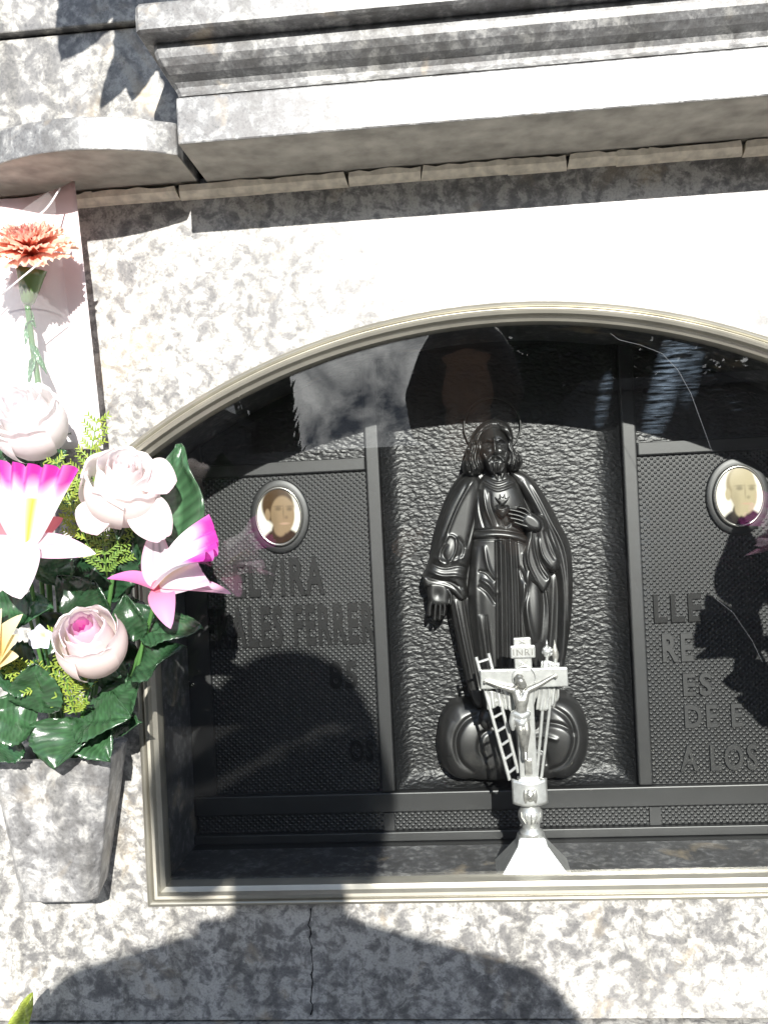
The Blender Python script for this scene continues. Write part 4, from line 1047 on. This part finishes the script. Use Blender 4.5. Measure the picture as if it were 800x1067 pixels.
o = thing('orchid', at(24, 565, -.15), 'big white orchid with a magenta ruffled lip and yellow throat, leftmost in the bouquet', 'flower')
A = lambda u, v, y: at(u, v, y)
pet(o, A(24, 572, -.150), A(22, 484, -.168), (0, -1, .25), .094, lipcol(.35), .06, -.28, fan, 'lip', .006, 6.5, 1, 34, 80)
pet(o, A(27, 568, -.146), A(100, 577, -.150), (0, -1, .5), .026, striped((.80, .55, .62), WH, (.78, .45, .66)), .06, .2)
pet(o, A(17, 564, -.150), A(22, 624, -.165), (0, -1, .3), .052, striped(WH, WH, (.80, .62, .74)), .08, .2)
pet(o, A(20, 568, -.146), A(-45, 590, -.150), (0, -1, .4), .030, striped(WH, WH, (.78, .45, .66)), .05, .2)
pet(o, A(26, 562, -.138), A(66, 540, -.125), (0, -1, .2), .022, lambda t, s: (.74, .20, .24), .05, .2)
pet(o, A(22, 562, -.138), A(-20, 538, -.125), (0, -1, .2), .022, lambda t, s: (.74, .20, .24), .05, .2)
stem(o, [tuple(A(24, 575, -.14)), tuple(A(40, 650, -.09)), tuple(vx(0, -.012))])
o = thing('orchid', at(166, 612, -.10), 'white and magenta orchid turned sideways, reaching over the window frame', 'flower')
pet(o, A(164, 612, -.105), A(162, 548, -.105), (.6, -1, .1), .030, striped(WH, (.80, .64, .72), PK), -.05, .25)
def lip2(seed, dz):
    return pet(o, A(163, 611, -.108), A(226, 572+dz, -.128+seed*.012), (-.25, -.55, .85), .064, lipcol(.2), .10, .50, lambda x: .25+.75*x**.6, 'lip', .0075, 4.5, seed, 28, 40)
lip2(0.6, 0)
pet(o, A(164, 613, -.108), A(206, 586, -.118), (-.1, -1, .3), .046, lambda t, s: lerp3(WH, (.80, .60, .74), t*t), .12, -.35, lambda x: .3+.7*x**.6, 'lip', .003, 4, 2, 18, 20)
pet(o, A(168, 612, -.104), A(241, 619, -.105), (-.1, -.35, 1), .030, striped(PK, (.80, .52, .66), (.78, .34, .56)), .03, .35)
pet(o, A(165, 614, -.104), A(112, 603, -.120), (0, -.6, 1), .022, lambda t, s: lerp3((.74, .25, .40), (.74, .20, .56), t), .12, .3)
pet(o, A(168, 612, -.104), A(178, 655, -.128), (.2, -1, .1), .026, lambda t, s: lerp3((.74, .22, .36), (.78, .40, .66), t), .14, .35)
mb = MB(); mb.ball(A(165, 613, -.104), (.0075, .008, .0085), 12, 8, (.72, .22, .30, 1)); mb.build('throat', M['petal'], o, smooth=True)
stem(o, [tuple(A(163, 620, -.10)), tuple(A(146, 680, -.085)), tuple(A(115, 745, -.07)), tuple(vx(0, .012))])

# ---- cream lily at the very edge, small white blossom
o = thing('lily', at(0, 672, -.13), 'pale yellow lily half out of view at the left edge', 'flower')
for k, (u, v) in enumerate(((24, 646), (20, 690), (-25, 650), (-22, 694), (2, 640), (22, 668))):
    pet(o, A(-2, 690, -.118), A(u, v-6, -.140), (0, -1, .4), .024, lambda t, s: lerp3((.80, .58, .16), (.84, .74, .52), t), .15, .3)
stem(o, [tuple(A(-2, 692, -.115)), tuple(A(20, 740, -.08)), tuple(vx(0, -.02))])
o = thing('blossom', at(46, 663, -.14), 'tiny white blossom tucked between the lily and the small pink rose', 'flower')
for k in range(5):
    an = 2*math.pi*k/5+.3; b_ = at(46, 663, -.14)
    pet(o, b_, b_ + Vector((.0125*math.cos(an), -.007, .0125*math.sin(an))), (-.5*math.cos(an), -1, -.5*math.sin(an)), .0155, lambda t, s: lerp3((.78, .70, .45), (.83, .80, .80), t*2), .1, .25, nu=8, nv=6)
stem(o, [tuple(at(46, 664, -.137)), tuple(at(55, 720, -.09)), tuple(vx(0, -.006))], .0012)

# ---- carnation
o = thing('carnation', at(33, 262, -.095), 'coral carnation with pale fringed petals in the plastic sleeve', 'flower')
cc = at(33, 268, -.092); a_ = Vector((.05, -.50, .86)).normalized(); u_ = a_.orthogonal().normalized(); v_ = a_.cross(u_)
rnd = random.Random(5)
for li, (n, tilt, L) in enumerate(((9, 1.42, .041), (9, 1.20, .040), (8, .95, .037), (7, .68, .034), (6, .40, .031), (4, .15, .028))):
    for q in range(n):
        an = 2*math.pi*q/n + li*.5 + rnd.uniform(-.15, .15); ra = u_*math.cos(an)+v_*math.sin(an)
        tl = tilt + rnd.uniform(-.12, .12)
        d = ra*math.sin(tl) + a_*math.cos(tl); nr = a_*math.sin(tl) - ra*math.cos(tl)
        sd = rnd.uniform(0, 6)
        def cf(t, s, li=li, sd=sd):
            base = lerp3((.86, .38, .29), (.82, .12, .15), max(0, (li-2)/3))
            fr = max(0, (t-.62)/.38)
            return lerp3(base, (.89, .76, .60), min(1, fr*(0.55+.45*math.sin(s*22+sd))*1.2 if fr > 0 else 0))
        P, Cc = sheet(cc, d, nr, L, L*1.05, lambda x: .12+.88*x**.9, lambda x: .004*math.sin(x*3), -.12, cf, 14, 24, .0032, 5.5, 0, sd)
        for j in range(25):    # pinked fringe
            k = .0022 if j % 2 else -.0012
            P[-1][j] = P[-1][j] + Vector(d)*k
        MB().grid(P, Cc).build('petal', M['petal'], o, smooth=True)
P = []
q0, q1 = at(33, 280, -.092), at(29, 318, -.088)
ax = (q1-q0); 
mb = MB(); mb.tube([q0, q0+ax*.25, q0+ax*.6, q0+ax*.9, q1], [.0150, .0125, .0095, .0065, .0036], 12, (.10, .17, .055, 1)); mb.build('calyx', M['leaf'], o, smooth=True)
stem(o, [tuple(q1), tuple(at(34, 360, -.082)), tuple(at(42, 420, -.078)), tuple(at(48, 560, -.06)), tuple(vx(0, -.008))], .0030)
for k, (u0, v0, u1, v1) in enumerate(((31, 335, 26, 358), (34, 358, 47, 388), (36, 372, 30, 398), (30, 322, 36, 340))):
    leaf(o, at(u0, v0, -.083), at(u1, v1, -.088), (0, -1, .2), .0065, (.06, .16, .07), .3, .1, seed=k)

# ---- plastic sleeve round the carnation
o = thing('flower_sleeve', at(50, 470, -.06), 'frosted pink plastic sleeve, lit part painted white, wrapped round the coral carnation', 'sleeve')
def sl(s, t):      # s 0 left edge .. 1 right edge; t 0 bottom .. 1 top
    top_u, top_v = -40+118*s, 214-26*s**2.2 - 6*math.sin(s*5)*(1-s)
    bot_u, bot_v = -34+142*s, 468
    y = -.038 - .024*math.sin(math.pi*s)**.8*.0 + .018*(1-s)*.5 + .004*math.sin(s*7+t*2)
    return at(top_u*t+bot_u*(1-t), top_v*t+bot_v*(1-t), y - .010*math.sin(math.pi*t))
rows, cols = [], []
for i in range(31):
    t = i/30; rows.append([sl(j/24, t) for j in range(25)]); cols.append([(*lerp3((.86, .83, .83), (.84, .68, .68), t**1.6), 1) for j in range(25)])  # sheet coloured white where sunlit below, pinker where shelf shade falls above
MB().grid(rows, cols).build('back_sheet', M['sleeve'], o, smooth=True, thick=.0005)
def fl(s, t):
    a = at(-40+96*s, 262-66*s, -.125+.07*s*s); b = at(-30+116*s, 440, -.125+.08*s**3); return a*t+b*(1-t)
rows = [[fl(j/20, i/10) for j in range(21)] for i in range(11)]
MB().grid(rows).build('front_film', M['film'], o, smooth=True)
wp = [at(63, 196, -.060), at(46, 220, -.080), at(18, 236, -.100), at(-8, 254, -.118), at(-30, 268, -.122)]
MB().tube([Vector(p) for p in spline([tuple(p) for p in wp], 6, False)], .0009, 6, (.9, .88, .88, 1)).build('film_edge_highlight', M['petal'], o, smooth=True)  # white tube standing in for the highlight on the film's edge
wp = [at(45, 271, -.135), at(22, 290, -.137), at(2, 307, -.138)]
MB().tube(wp, .0008, 6, (.9, .88, .88, 1)).build('film_edge_highlight', M['petal'], o, smooth=True)  # second highlight line on the film, drawn as a white tube

# ---- yellow green needle sprigs
def sprig(base, tip, label, n=11, spread=.028, seed=0, col=(.30, .36, .05), nrm=(0, -1, .3)):
    t = thing('needle_sprig', base, label, 'greenery', 'needle sprigs in the bouquet'); rnd = random.Random(seed)
    base, tip = Vector(base), Vector(tip); d = (tip-base); L = d.length; dn = d.normalized(); n0 = Vector(nrm); n0 = (n0-dn*n0.dot(dn)).normalized(); sd = dn.cross(n0)
    mb = MB(); mb.tube([base, base+d*.5+n0*.004, tip], [.0012, .0009, .0005], 6, (.10, .20, .04, 1)); mb.build('stem', M['leaf'], t, smooth=True)
    mb = MB()
    for k in range(n):
        q = (k+.5)/n; p = base + d*q + n0*.004*math.sin(math.pi*q)
        for sg in (-1, 1):
            bl_ = spread*(1-.55*q)*rnd.uniform(.7, 1.15); e = p + (sd*sg*.80 + dn*.62 + n0*rnd.uniform(-.35, .45)).normalized()*bl_
            mb.tube([p, (p+e)/2, e], [.0008, .0007, .0004], 5, (*lerp3(col, (.12, .24, .05), rnd.random()*.7), 1), caps=False)
            m_ = max(3, int(bl_/.0034))
            for j in range(m_):
                w = p.lerp(e, (j+.6)/m_); dd = (e-p).normalized(); s3 = dd.cross(n0).normalized()
                for s4 in (-1, 1):
                    x = w + (dd*.75 + s3*s4*.7 + n0*rnd.uniform(-.4, .4)).normalized()*rnd.uniform(.0038, .0062)
                    cl = lerp3(col, (.16, .28, .05), rnd.random()*.8)
                    mb.tube([w, w.lerp(x, .55), x], [.0007, .0010, .0003], 4, (*cl, 1), caps=False)
    mb.build('needles', M['sprig'], t)
    return t
sprig(at(82, 560, -.085), at(102, 436, -.075), 'tallest yellow green needle sprig, rising beside the plastic sleeve', 13, .030, 1)
sprig(at(100, 585, -.09), at(58, 478, -.105), 'yellow green needle sprig leaning left between the leftmost orchid and large open rose', 11, .028, 2)
sprig(at(112, 600, -.085), at(104, 500, -.10), 'dark needle sprig below the large open white rose', 11, .026, 3, (.16, .26, .05))
sprig(at(95, 720, -.10), at(60, 655, -.125), 'yellow green needle sprig left of the small pink rose bud', 9, .022, 4)
sprig(at(80, 745, -.10), at(66, 688, -.115), 'drooping needle sprig below the small pink rose bud', 9, .022, 5)
sprig(at(50, 715, -.10), at(8, 690, -.115), 'needle sprig under the pale yellow lily', 8, .020, 6)
sprig(at(118, 590, -.08), at(140, 522, -.09), 'short needle sprig against the large glossy leaf', 8, .020, 7, (.20, .30, .05))

# ---- leaf sprays
def spray(label, leaves, stem_pts, green=(0.024, 0.058, 0.026), serr=.12):
    t = thing('leaf_spray', leaves[0][0], label, 'greenery', 'leaf sprays in the bouquet')
    for k, (b_, tp, n_, w_) in enumerate(leaves): leaf(t, b_, tp, n_, w_, green, .30, .10, serr, seed=k+len(label))
    stem(t, stem_pts, .0018); return t
spray('large glossy leaf standing between the large open rose and the window', [(at(190, 568, -.075), at(178, 464, -.090), (-.25, -1, .2), .064)], [tuple(at(190, 562, -.075)), tuple(at(150, 680, -.07)), tuple(vx(0, .015))], (.025, .066, .029), 0)
spray('pair of shiny dark leaves overlapping the left edge of the window frame',
      [(at(150, 664, -.09), at(207, 648, -.105), (.1, -.7, 1), .040), (at(138, 706, -.10), at(184, 668, -.115), (-.2, -.8, 1), .040), (at(140, 668, -.09), at(130, 620, -.10), (0, -1, .3), .034)], [tuple(at(150, 664, -.09)), tuple(at(140, 706, -.09)), tuple(at(112, 750, -.07)), tuple(vx(0, .014))], (.021, .058, .025))
spray('leaves with deep veins hanging over the front of the vase',
      [(at(72, 748, -.085), at(56, 800, -.118), (0, -1, .9), .062), (at(84, 752, -.085), at(128, 742, -.118), (0, -1, .9), .052), (at(44, 742, -.10), at(36, 692, -.125), (0, -1, .4), .050), (at(36, 758, -.10), at(-16, 736, -.125), (0, -1, .7), .050), (at(88, 760, -.09), at(112, 790, -.112), (0, -1, .9), .038)], [tuple(at(70, 750, -.085)), tuple(at(76, 770, -.07)), tuple(vx(0, 0))], (.026, .068, .028))
spray('leaves at the right rim of the vase, beside the window frame',
      [(at(112, 745, -.075), at(143, 712, -.10), (.2, -1, .3), .036), (at(118, 752, -.06), at(140, 752, -.09), (.3, -1, .3), .030), (at(112, 720, -.08), at(122, 672, -.10), (.1, -1, .2), .036)], [tuple(at(112, 745, -.07)), tuple(vx(0, .014))], (.024, .062, .027))
spray('dark leaves in the heart of the bouquet, behind the sideways orchid',
      [(at(110, 625, -.07), at(138, 560, -.08), (.2, -1, .2), .040), (at(100, 640, -.07), at(60, 600, -.09), (0, -1, .4), .040), (at(120, 650, -.065), at(160, 640, -.08), (0, -1, .5), .042), (at(100, 650, -.07), at(96, 604, -.085), (0, -1, .2), .036), (at(96, 690, -.06), at(40, 640, -.08), (0, -1, .4), .050), (at(110, 690, -.055), at(150, 690, -.07), (0, -1, .3), .046), (at(80, 620, -.05), at(100, 545, -.06), (0, -1, .2), .05)], [tuple(at(110, 640, -.07)), tuple(vx(0, .006))], (.013, .040, .017))
spray('leaves at the left edge of the bouquet under the big orchid',
      [(at(30, 640, -.11), at(-20, 632, -.13), (0, -1, .8), .046), (at(20, 640, -.10), at(52, 632, -.12), (0, -1, .8), .034), (at(40, 700, -.09), at(-8, 700, -.11), (0, -1, .5), .052), (at(60, 610, -.08), at(52, 560, -.09), (.1, -1, .2), .04), (at(20, 770, -.09), at(-20, 790, -.12), (0, -1, .7), .05)], [tuple(at(30, 640, -.10)), tuple(at(50, 720, -.08)), tuple(vx(0, -.015))], (.018, .056, .022))
spray('leaves behind the white rose at the top of the bouquet',
      [(at(30, 500, -.07), at(12, 462, -.09), (0, -1, .3), .045), (at(40, 500, -.07), at(62, 470, -.095), (0, -1, .3), .032), (at(20, 500, -.06), at(-14, 440, -.07), (0, -1, .2), .045), (at(60, 530, -.06), at(76, 486, -.07), (0, -1, .2), .036), (at(140, 590, -.07), at(128, 528, -.085), (0, -1, .2), .036)], [tuple(at(40, 500, -.07)), tuple(at(60, 620, -.06)), tuple(vx(0, -.006))], (.024, .062, .027))

LT = thing('leaf_spray', at(24, 1064, -.06), 'bright yellow green leaf tip poking up at the bottom left corner', 'greenery')
leaf(LT, at(16, 1088, -.06), at(31, 1036, -.062), (-.3, -1, .1), .022, (.30, .36, .06), .3, .05); stem(LT, [tuple(at(16, 1088, -.06)), (at(14, 1120, -.06).x, -.06, .7626)], .002); MIRROR.pop()
# ---- the matching vase and bouquet on the other side of the window (out of frame; its shadow falls on the plaque)
SECOND = ['tapered grey marble wall vase on the right of the arched window', 'small pale pink rose with a magenta heart, on the right of the window', 'large open white rose on the right of the window',
    'white rose below the right hand plastic sleeve', 'big white orchid with a magenta ruffled lip, right of the window', 'sideways white and magenta orchid right of the window',
    'pale yellow lily in the bouquet right of the window', 'tiny white blossom in the bouquet right of the window', 'coral carnation in the right hand plastic sleeve', 'frosted plastic sleeve standing right of the window',
    'tallest needle sprig in the bouquet right of the window', 'needle sprig beside the big orchid, right of the window', 'dark needle sprig under the large open rose, right of the window', 'needle sprig beside the small pink rose, right of the window',
    'drooping needle sprig under the small pink rose, right of the window', 'needle sprig under the yellow lily, right of the window', 'short needle sprig against the glossy leaf, right of the window',
    'large glossy leaf standing up in the bouquet right of the window', 'pair of shiny leaves overlapping the right edge of the window frame', 'veined leaves hanging over the front of the right hand vase', 'leaves at the window side rim of the right hand vase',
    'dark leaves in the heart of the bouquet right of the window', 'leaves under the big orchid, right of the window', 'leaves behind the topmost white rose, right of the window']
for r0, lab in zip(list(MIRROR), SECOND):
    c_ = r0.copy(); C.objects.link(c_); c_.location.x = 2*CX - r0.location.x; c_.scale.x = -1
    c_['label'] = lab
    for ch in list(r0.children):
        k_ = ch.copy(); C.objects.link(k_); k_.parent = c_

# ---- bouquet of the niche above: only its shadow reaches the picture
UP = empty('leaf_spray', (-.20, -.26, 1.98), 'leaf spray hanging from the niche above the cornice', 'greenery')
for k, (b_, tp, n_, w_) in enumerate((((-.262, -.30, 2.045), (-.335, -.31, 1.935), (.3, -1, .3), .066), ((-.235, -.29, 2.00), (-.262, -.31, 1.885), (0, -1, .3), .056), ((-.215, -.28, 2.06), (-.21, -.30, 1.95), (0, -1, .3), .06), ((-.24, -.29, 1.96), (-.295, -.31, 1.88), (.2, -1, .4), .03), ((-.215, -.29, 1.96), (-.275, -.31, 1.905), (.2, -1, .4), .045),
        ((-.215, -.29, 1.97), (-.205, -.31, 1.875), (.1, -1, .3), .042), ((-.24, -.28, 2.03), (-.215, -.30, 1.955), (0, -1, .3), .050), ((-.15, -.28, 1.98), (-.145, -.30, 1.885), (0, -1, .3), .052), ((-.15, -.28, 1.99), (-.115, -.30, 1.905), (0, -1, .3), .046), ((-.13, -.28, 2.00), (-.10, -.30, 1.94), (0, -1, .3), .05))):
    leaf(UP, b_, tp, n_, w_, serr=.1, seed=k)
for pts in ([(-.2, -.02, 2.2), (-.21, -.18, 2.16), (-.24, -.28, 2.06), (-.225, -.29, 1.98)], [(-.2, -.02, 2.2), (-.17, -.18, 2.14), (-.15, -.27, 2.05), (-.148, -.28, 1.97)], [(-.21, -.18, 2.16), (-.25, -.27, 2.09), (-.264, -.30, 2.03)], [(-.2, -.1, 2.19), (-.1, -.2, 2.1), (-.12, -.28, 1.99)]): stem(UP, pts, .003)

# ================================================================== THE PLACE BEHIND THE CAMERA (seen in the glass)
DIM = simple('weathered dark stone', (.10, .10, .10), .9, 0, .2, .3, 3)
def block(x0, x1, h, n, label):
    blk = empty('niche_block', ((x0+x1)/2, -9, 0), label, 'building')
    MB().box(x0, x1, -11, -9, 0, h).build('wall', DIM, blk, bevel=.01)
    MB().box(x0-.04, x1+.04, -11.1, -8.85, h, h+.12).build('coping', DIM, blk, bevel=.01)
    for i in range(n):
        for j in range(int((h-.3)/.7)):
            w = (x1-x0-.2)/n; x = x0+.1+i*w; z = .25+j*.70
            MB().box(x+.1, x+w-.1, -9.0, -8.97, z, z+.55).build('niche_plate', M['bronze'], blk)
block(-12, -2.7, 2.5, 8, 'block of burial niches behind the viewer, left of the gap')
block(1.5, 12, 2.5, 8, 'block of burial niches behind the viewer, right of the gap')
block(-2.65, 1.45, 1.9, 2, 'lowest block of burial niches, closing the gap behind the viewer')
def cypress(x, y, h, w, label, seed):
    t = empty('cypress_tree', (x, y, 0), label, 'tree', 'cypresses behind the viewer'); rnd = random.Random(seed)
    MB().tube([(x, y, 0), (x, y, h*.5), (x, y, h*.96)], [.14, .09, .02], 8, (.12, .08, .05, 1)).build('trunk', M['leaf'], t)
    mb = MB()
    for k in range(3200):
        q = rnd.random()**1.2; z = .35+q*(h-.35); an = rnd.uniform(0, 6.283); rr = w*(min(1, q*7)**.5)*(1-q)**.62*rnd.uniform(.45, 1.08)*(1+.18*math.sin(an*3+z*2))
        p = Vector((x+rr*math.cos(an), y+rr*math.sin(an), z)); s_ = rnd.uniform(.07, .14)
        a_ = Vector((rnd.uniform(-.6, .6), rnd.uniform(-.6, .6), 1)).normalized(); b_ = a_.orthogonal().normalized()
        g_ = rnd.uniform(.6, 1.3)
        mb.add([p-b_*s_*.5, p+b_*s_*.5, p+a_*s_*2.2], [(0, 1, 2)], [(.022*g_, .045*g_, .018*g_, 1)]*3)
    mb.build('crown', M['leaf'], t)
def broadleaf(x, y, h, w, label, seed):
    t = empty('added_tree', (x, y, 0), label, 'tree', 'trees added behind the viewer'); rnd = random.Random(seed)
    mb = MB(); mb.tube([(x, y, 0), (x+.05, y, h*.4), (x, y, h*.85)], [.16, .11, .03], 8, (.12, .08, .05, 1))
    cl = []
    for k in range(40):
        z = h*rnd.uniform(.30, 1.0); q = (z/h-.30)/.70; r_ = w*(math.sin(math.pi*(.18+.72*q))**.8)*rnd.uniform(.2, .95); an = rnd.uniform(0, 6.283)
        c_ = Vector((x+r_*math.cos(an), y+r_*math.sin(an), z)); cl.append((c_, rnd.uniform(.28, .46)*w))
        mb.tube([(x, y, max(h*.25, z-.8)), c_], [.04, .012], 5, (.12, .08, .05, 1))
    mb.build('trunk', M['leaf'], t)
    mb = MB()
    for c_, r_ in cl:
        for k in range(260):
            d = Vector((rnd.gauss(0, 1), rnd.gauss(0, 1), rnd.gauss(0, 1))).normalized()*r_*rnd.random()**.4*1.1; p = c_+d; s_ = rnd.uniform(.06, .11)
            a_ = Vector((rnd.gauss(0, 1), rnd.gauss(0, 1), rnd.gauss(0, 1))).normalized(); b_ = a_.orthogonal().normalized(); g_ = rnd.uniform(.6, 1.3)
            mb.add([p-a_*s_, p+b_*s_*.6, p+a_*s_, p-b_*s_*.6], [(0, 1, 2, 3)], [(.022*g_, .045*g_, .016*g_, 1)]*4)
    mb.build('crown', M['leaf'], t)
for k, (x, y, h, w) in enumerate(((-3.7, -11.9, 5.0, 1.3), (-5.3, -11.6, 5.2, 1.5), (-6.8, -12, 5.4, 1.6), (1.35, -11.8, 4.7, 1.2), (3.1, -11.7, 4.9, 1.4), (5.2, -12, 5.0, 1.5), (7.5, -12, 5.0, 1.6), (-9.2, -12, 5.4, 1.6))):  # row added, tall and dense, to keep bright sky out of the glass
    broadleaf(x, y, h, w, ('leafy tree added left of the gap behind the viewer, blocking bright sky' if x < 0 else 'leafy tree added right of the gap behind the viewer, blocking bright sky'), k+1)
for k, (x, y, h, w) in enumerate(((-2.55, -11.5, 4.4, .62), (.25, -11.6, 3.7, .60))): cypress(x, y, h, w, ('slim cypress left of the gap behind the viewer' if x < 0 else 'short slim cypress right of the gap behind the viewer'), k+1)
# ---- the photographer
PX, PY = 0.045, -1.17
pr = empty('person', (PX, PY, 0), 'person in a dark top photographing the niche with a phone, mirrored in the glass', 'person')
def W(x, y, z): return Vector((PX+x, PY+y, z))
s = MB()
# head
s.ball(W(0, .005, 1.615), (.076, .096, .110), 20, 14); capsule(s, W(0, .045, 1.560), .052, W(0, .062, 1.535), .034)
capsule(s, W(0, -.02, 1.52), .056, W(0, -.03, 1.43), .064)
capsule(s, W(0, .096, 1.615), .010, W(0, .113, 1.588), .014)
for sg in (-1, 1):
    s.ball(W(sg*.078, 0, 1.605), (.012, .022, .034), 8, 6); s.ball(W(sg*.032, .083, 1.622), (.014, .013, .010), 8, 6); capsule(s, W(sg*.015, .092, 1.643), .009, W(sg*.052, .078, 1.643), .008)
capsule(s, W(-.022, .094, 1.553), .008, W(.022, .094, 1.553), .008); capsule(s, W(-.018, .092, 1.543), .008, W(.018, .092, 1.543), .008)
# trunk
chain(s, [(W(0, -.03, 1.335), .090), (W(0, -.03, 1.22), .118), (W(0, -.03, 1.05), .115), (W(0, -.03, .94), .135)])
for sg in (-1, 1):
    chain(s, [(W(sg*.06, -.03, 1.330), .080), (W(sg*.200, -.035, 1.315), .058)]); capsule(s, W(sg*.08, -.03, 1.22), .09, W(sg*.07, -.03, 1.02), .085)
    chain(s, [(W(sg*.10, -.02, .92), .095), (W(sg*.10, -.01, .50), .062), (W(sg*.10, -.03, .45), .060), (W(sg*.10, -.06, .09), .042), (W(sg*.10, -.06, .06), .042), (W(sg*.115, .10, .035), .034)])
# arms: elbows out and low, hands up to the phone
hands = {-1: W(-.115, .185, 1.265), 1: W(.045, .185, 1.262)}
for sg, el in ((-1, W(-.305, .03, 1.090)), (1, W(.300, .03, 1.08))):
    h = hands[sg]; wr = h + Vector((sg*.050, -.055, -.055))
    chain(s, [(W(sg*.215, -.035, 1.310), .054), (el, .043), (wr, .029)])
    chain(s, [(wr, .029), (h + Vector((sg*.018, -.010, -.005)), .026)])
    pm = h + Vector((sg*.012, -.004, 0))
    for q in range(4):
        z = (.026-.018*q); k0 = pm + Vector((sg*.008, .008, z)); ln = (.9, 1, .95, .75)[q]
        chain(s, [(pm+Vector((sg*.010, 0, z*.7)), .0125), (k0+Vector((sg*.006, .020*ln, 0)), .0095), (k0+Vector((-sg*.008*ln, .034*ln, .002)), .0085), (k0+Vector((-sg*.024*ln, .036*ln, .003)), .0075)])
    chain(s, [(pm+Vector((0, -.012, -.012)), .0125), (pm+Vector((-sg*.018, -.016, .008)), .0105), (pm+Vector((-sg*.034, -.012, .022)), .0090)])
skin = simple('skin', (.26, .16, .11), .55, 0, .4, .08, 30)
remesh(s, 'body', skin, pr, .0075, 2)
# clothes
s = MB()
chain(s, [(W(0, -.03, 1.320), .110), (W(0, -.03, 1.20), .140), (W(0, -.03, 1.05), .135), (W(0, -.03, .90), .152)])
for sg, el in ((-1, W(-.305, .03, 1.090)), (1, W(.300, .03, 1.08))):
    chain(s, [(W(sg*.05, -.03, 1.335), .096), (W(sg*.215, -.035, 1.318), .072), (el, .062), (hands[sg]+Vector((sg*.060, -.070, -.070)), .044)])
    capsule(s, W(sg*.08, -.03, 1.22), .108, W(sg*.08, -.03, .92), .105)
    capsule(s, W(sg*.035, -.05, 1.42), .042, W(sg*.10, -.05, 1.37), .05)
top = remesh(s, 'pullover', simple('dark knitted top', (.028, .027, .028), .9, 0, .2, .2, 60, .3), pr, .010, 4)
for sg, el in ((-1, W(-.305, .03, 1.090)), (1, W(.300, .03, 1.08))):
    s = MB(); chain(s, [(W(sg*.225, -.030, 1.295), .080), (el, .070), (hands[sg]+Vector((sg*.075, -.085, -.085)), .052)]); remesh(s, 'sleeve', simple('grey knitted sleeve', (.13, .125, .125), .9, 0, .2, .25, 60, .4), pr, .010, 4)
s = MB()
for sg in (-1, 1): chain(s, [(W(sg*.085, -.025, .93), .120), (W(sg*.10, -.012, .50), .080), (W(sg*.10, -.055, .10), .065)])
remesh(s, 'trousers', simple('dark trousers', (.03, .03, .038), .85, 0, .2, .2, 50), pr, .012, 3)
for sg in (-1, 1):
    s = MB(); chain(s, [(W(sg*.10, -.075, .045), .045), (W(sg*.112, .06, .040), .044), (W(sg*.118, .13, .032), .032)]); remesh(s, 'shoe', simple('dark shoes', (.025, .024, .024), .5), pr, .008, 2)
# hair: chin length bob
s = MB()
s.ball(W(0, -.014, 1.640), (.112, .108, .116), 20, 14)
for sg in (-1, 1): chain(s, [(W(sg*.066, -.012, 1.655), .050), (W((.092 if sg > 0 else -.106), -.016, 1.57), .044), (W((.078 if sg > 0 else -.100), -.022, 1.495), .028 if sg > 0 else .040)])
capsule(s, W(0, -.07, 1.60), .07, W(0, -.065, 1.50), .055)
remesh(s, 'hair', simple('dark brown hair', (.03, .022, .017), .6, 0, .4, .3, 90), pr, .007, 3)
# phone
ph = empty('phone', (0, -.938, EYE), 'dark mobile phone held in both hands at chest height', 'phone')
MB().box(-.108, .034, -.9440, -.9345, 1.2620, 1.3150).build('case', simple('phone plastic', (.02, .02, .022), .3), ph, bevel=.003)
MB().box(-.103, .029, -.9452, -.9442, 1.2650, 1.3120).build('screen', simple('phone glass', (.01, .01, .012), .08), ph)
MB().tube([(0, -.9343, EYE), (0, -.9330, EYE)], .0045, 16).build('lens', simple('lens glass', (.005, .005, .006), .05), ph)
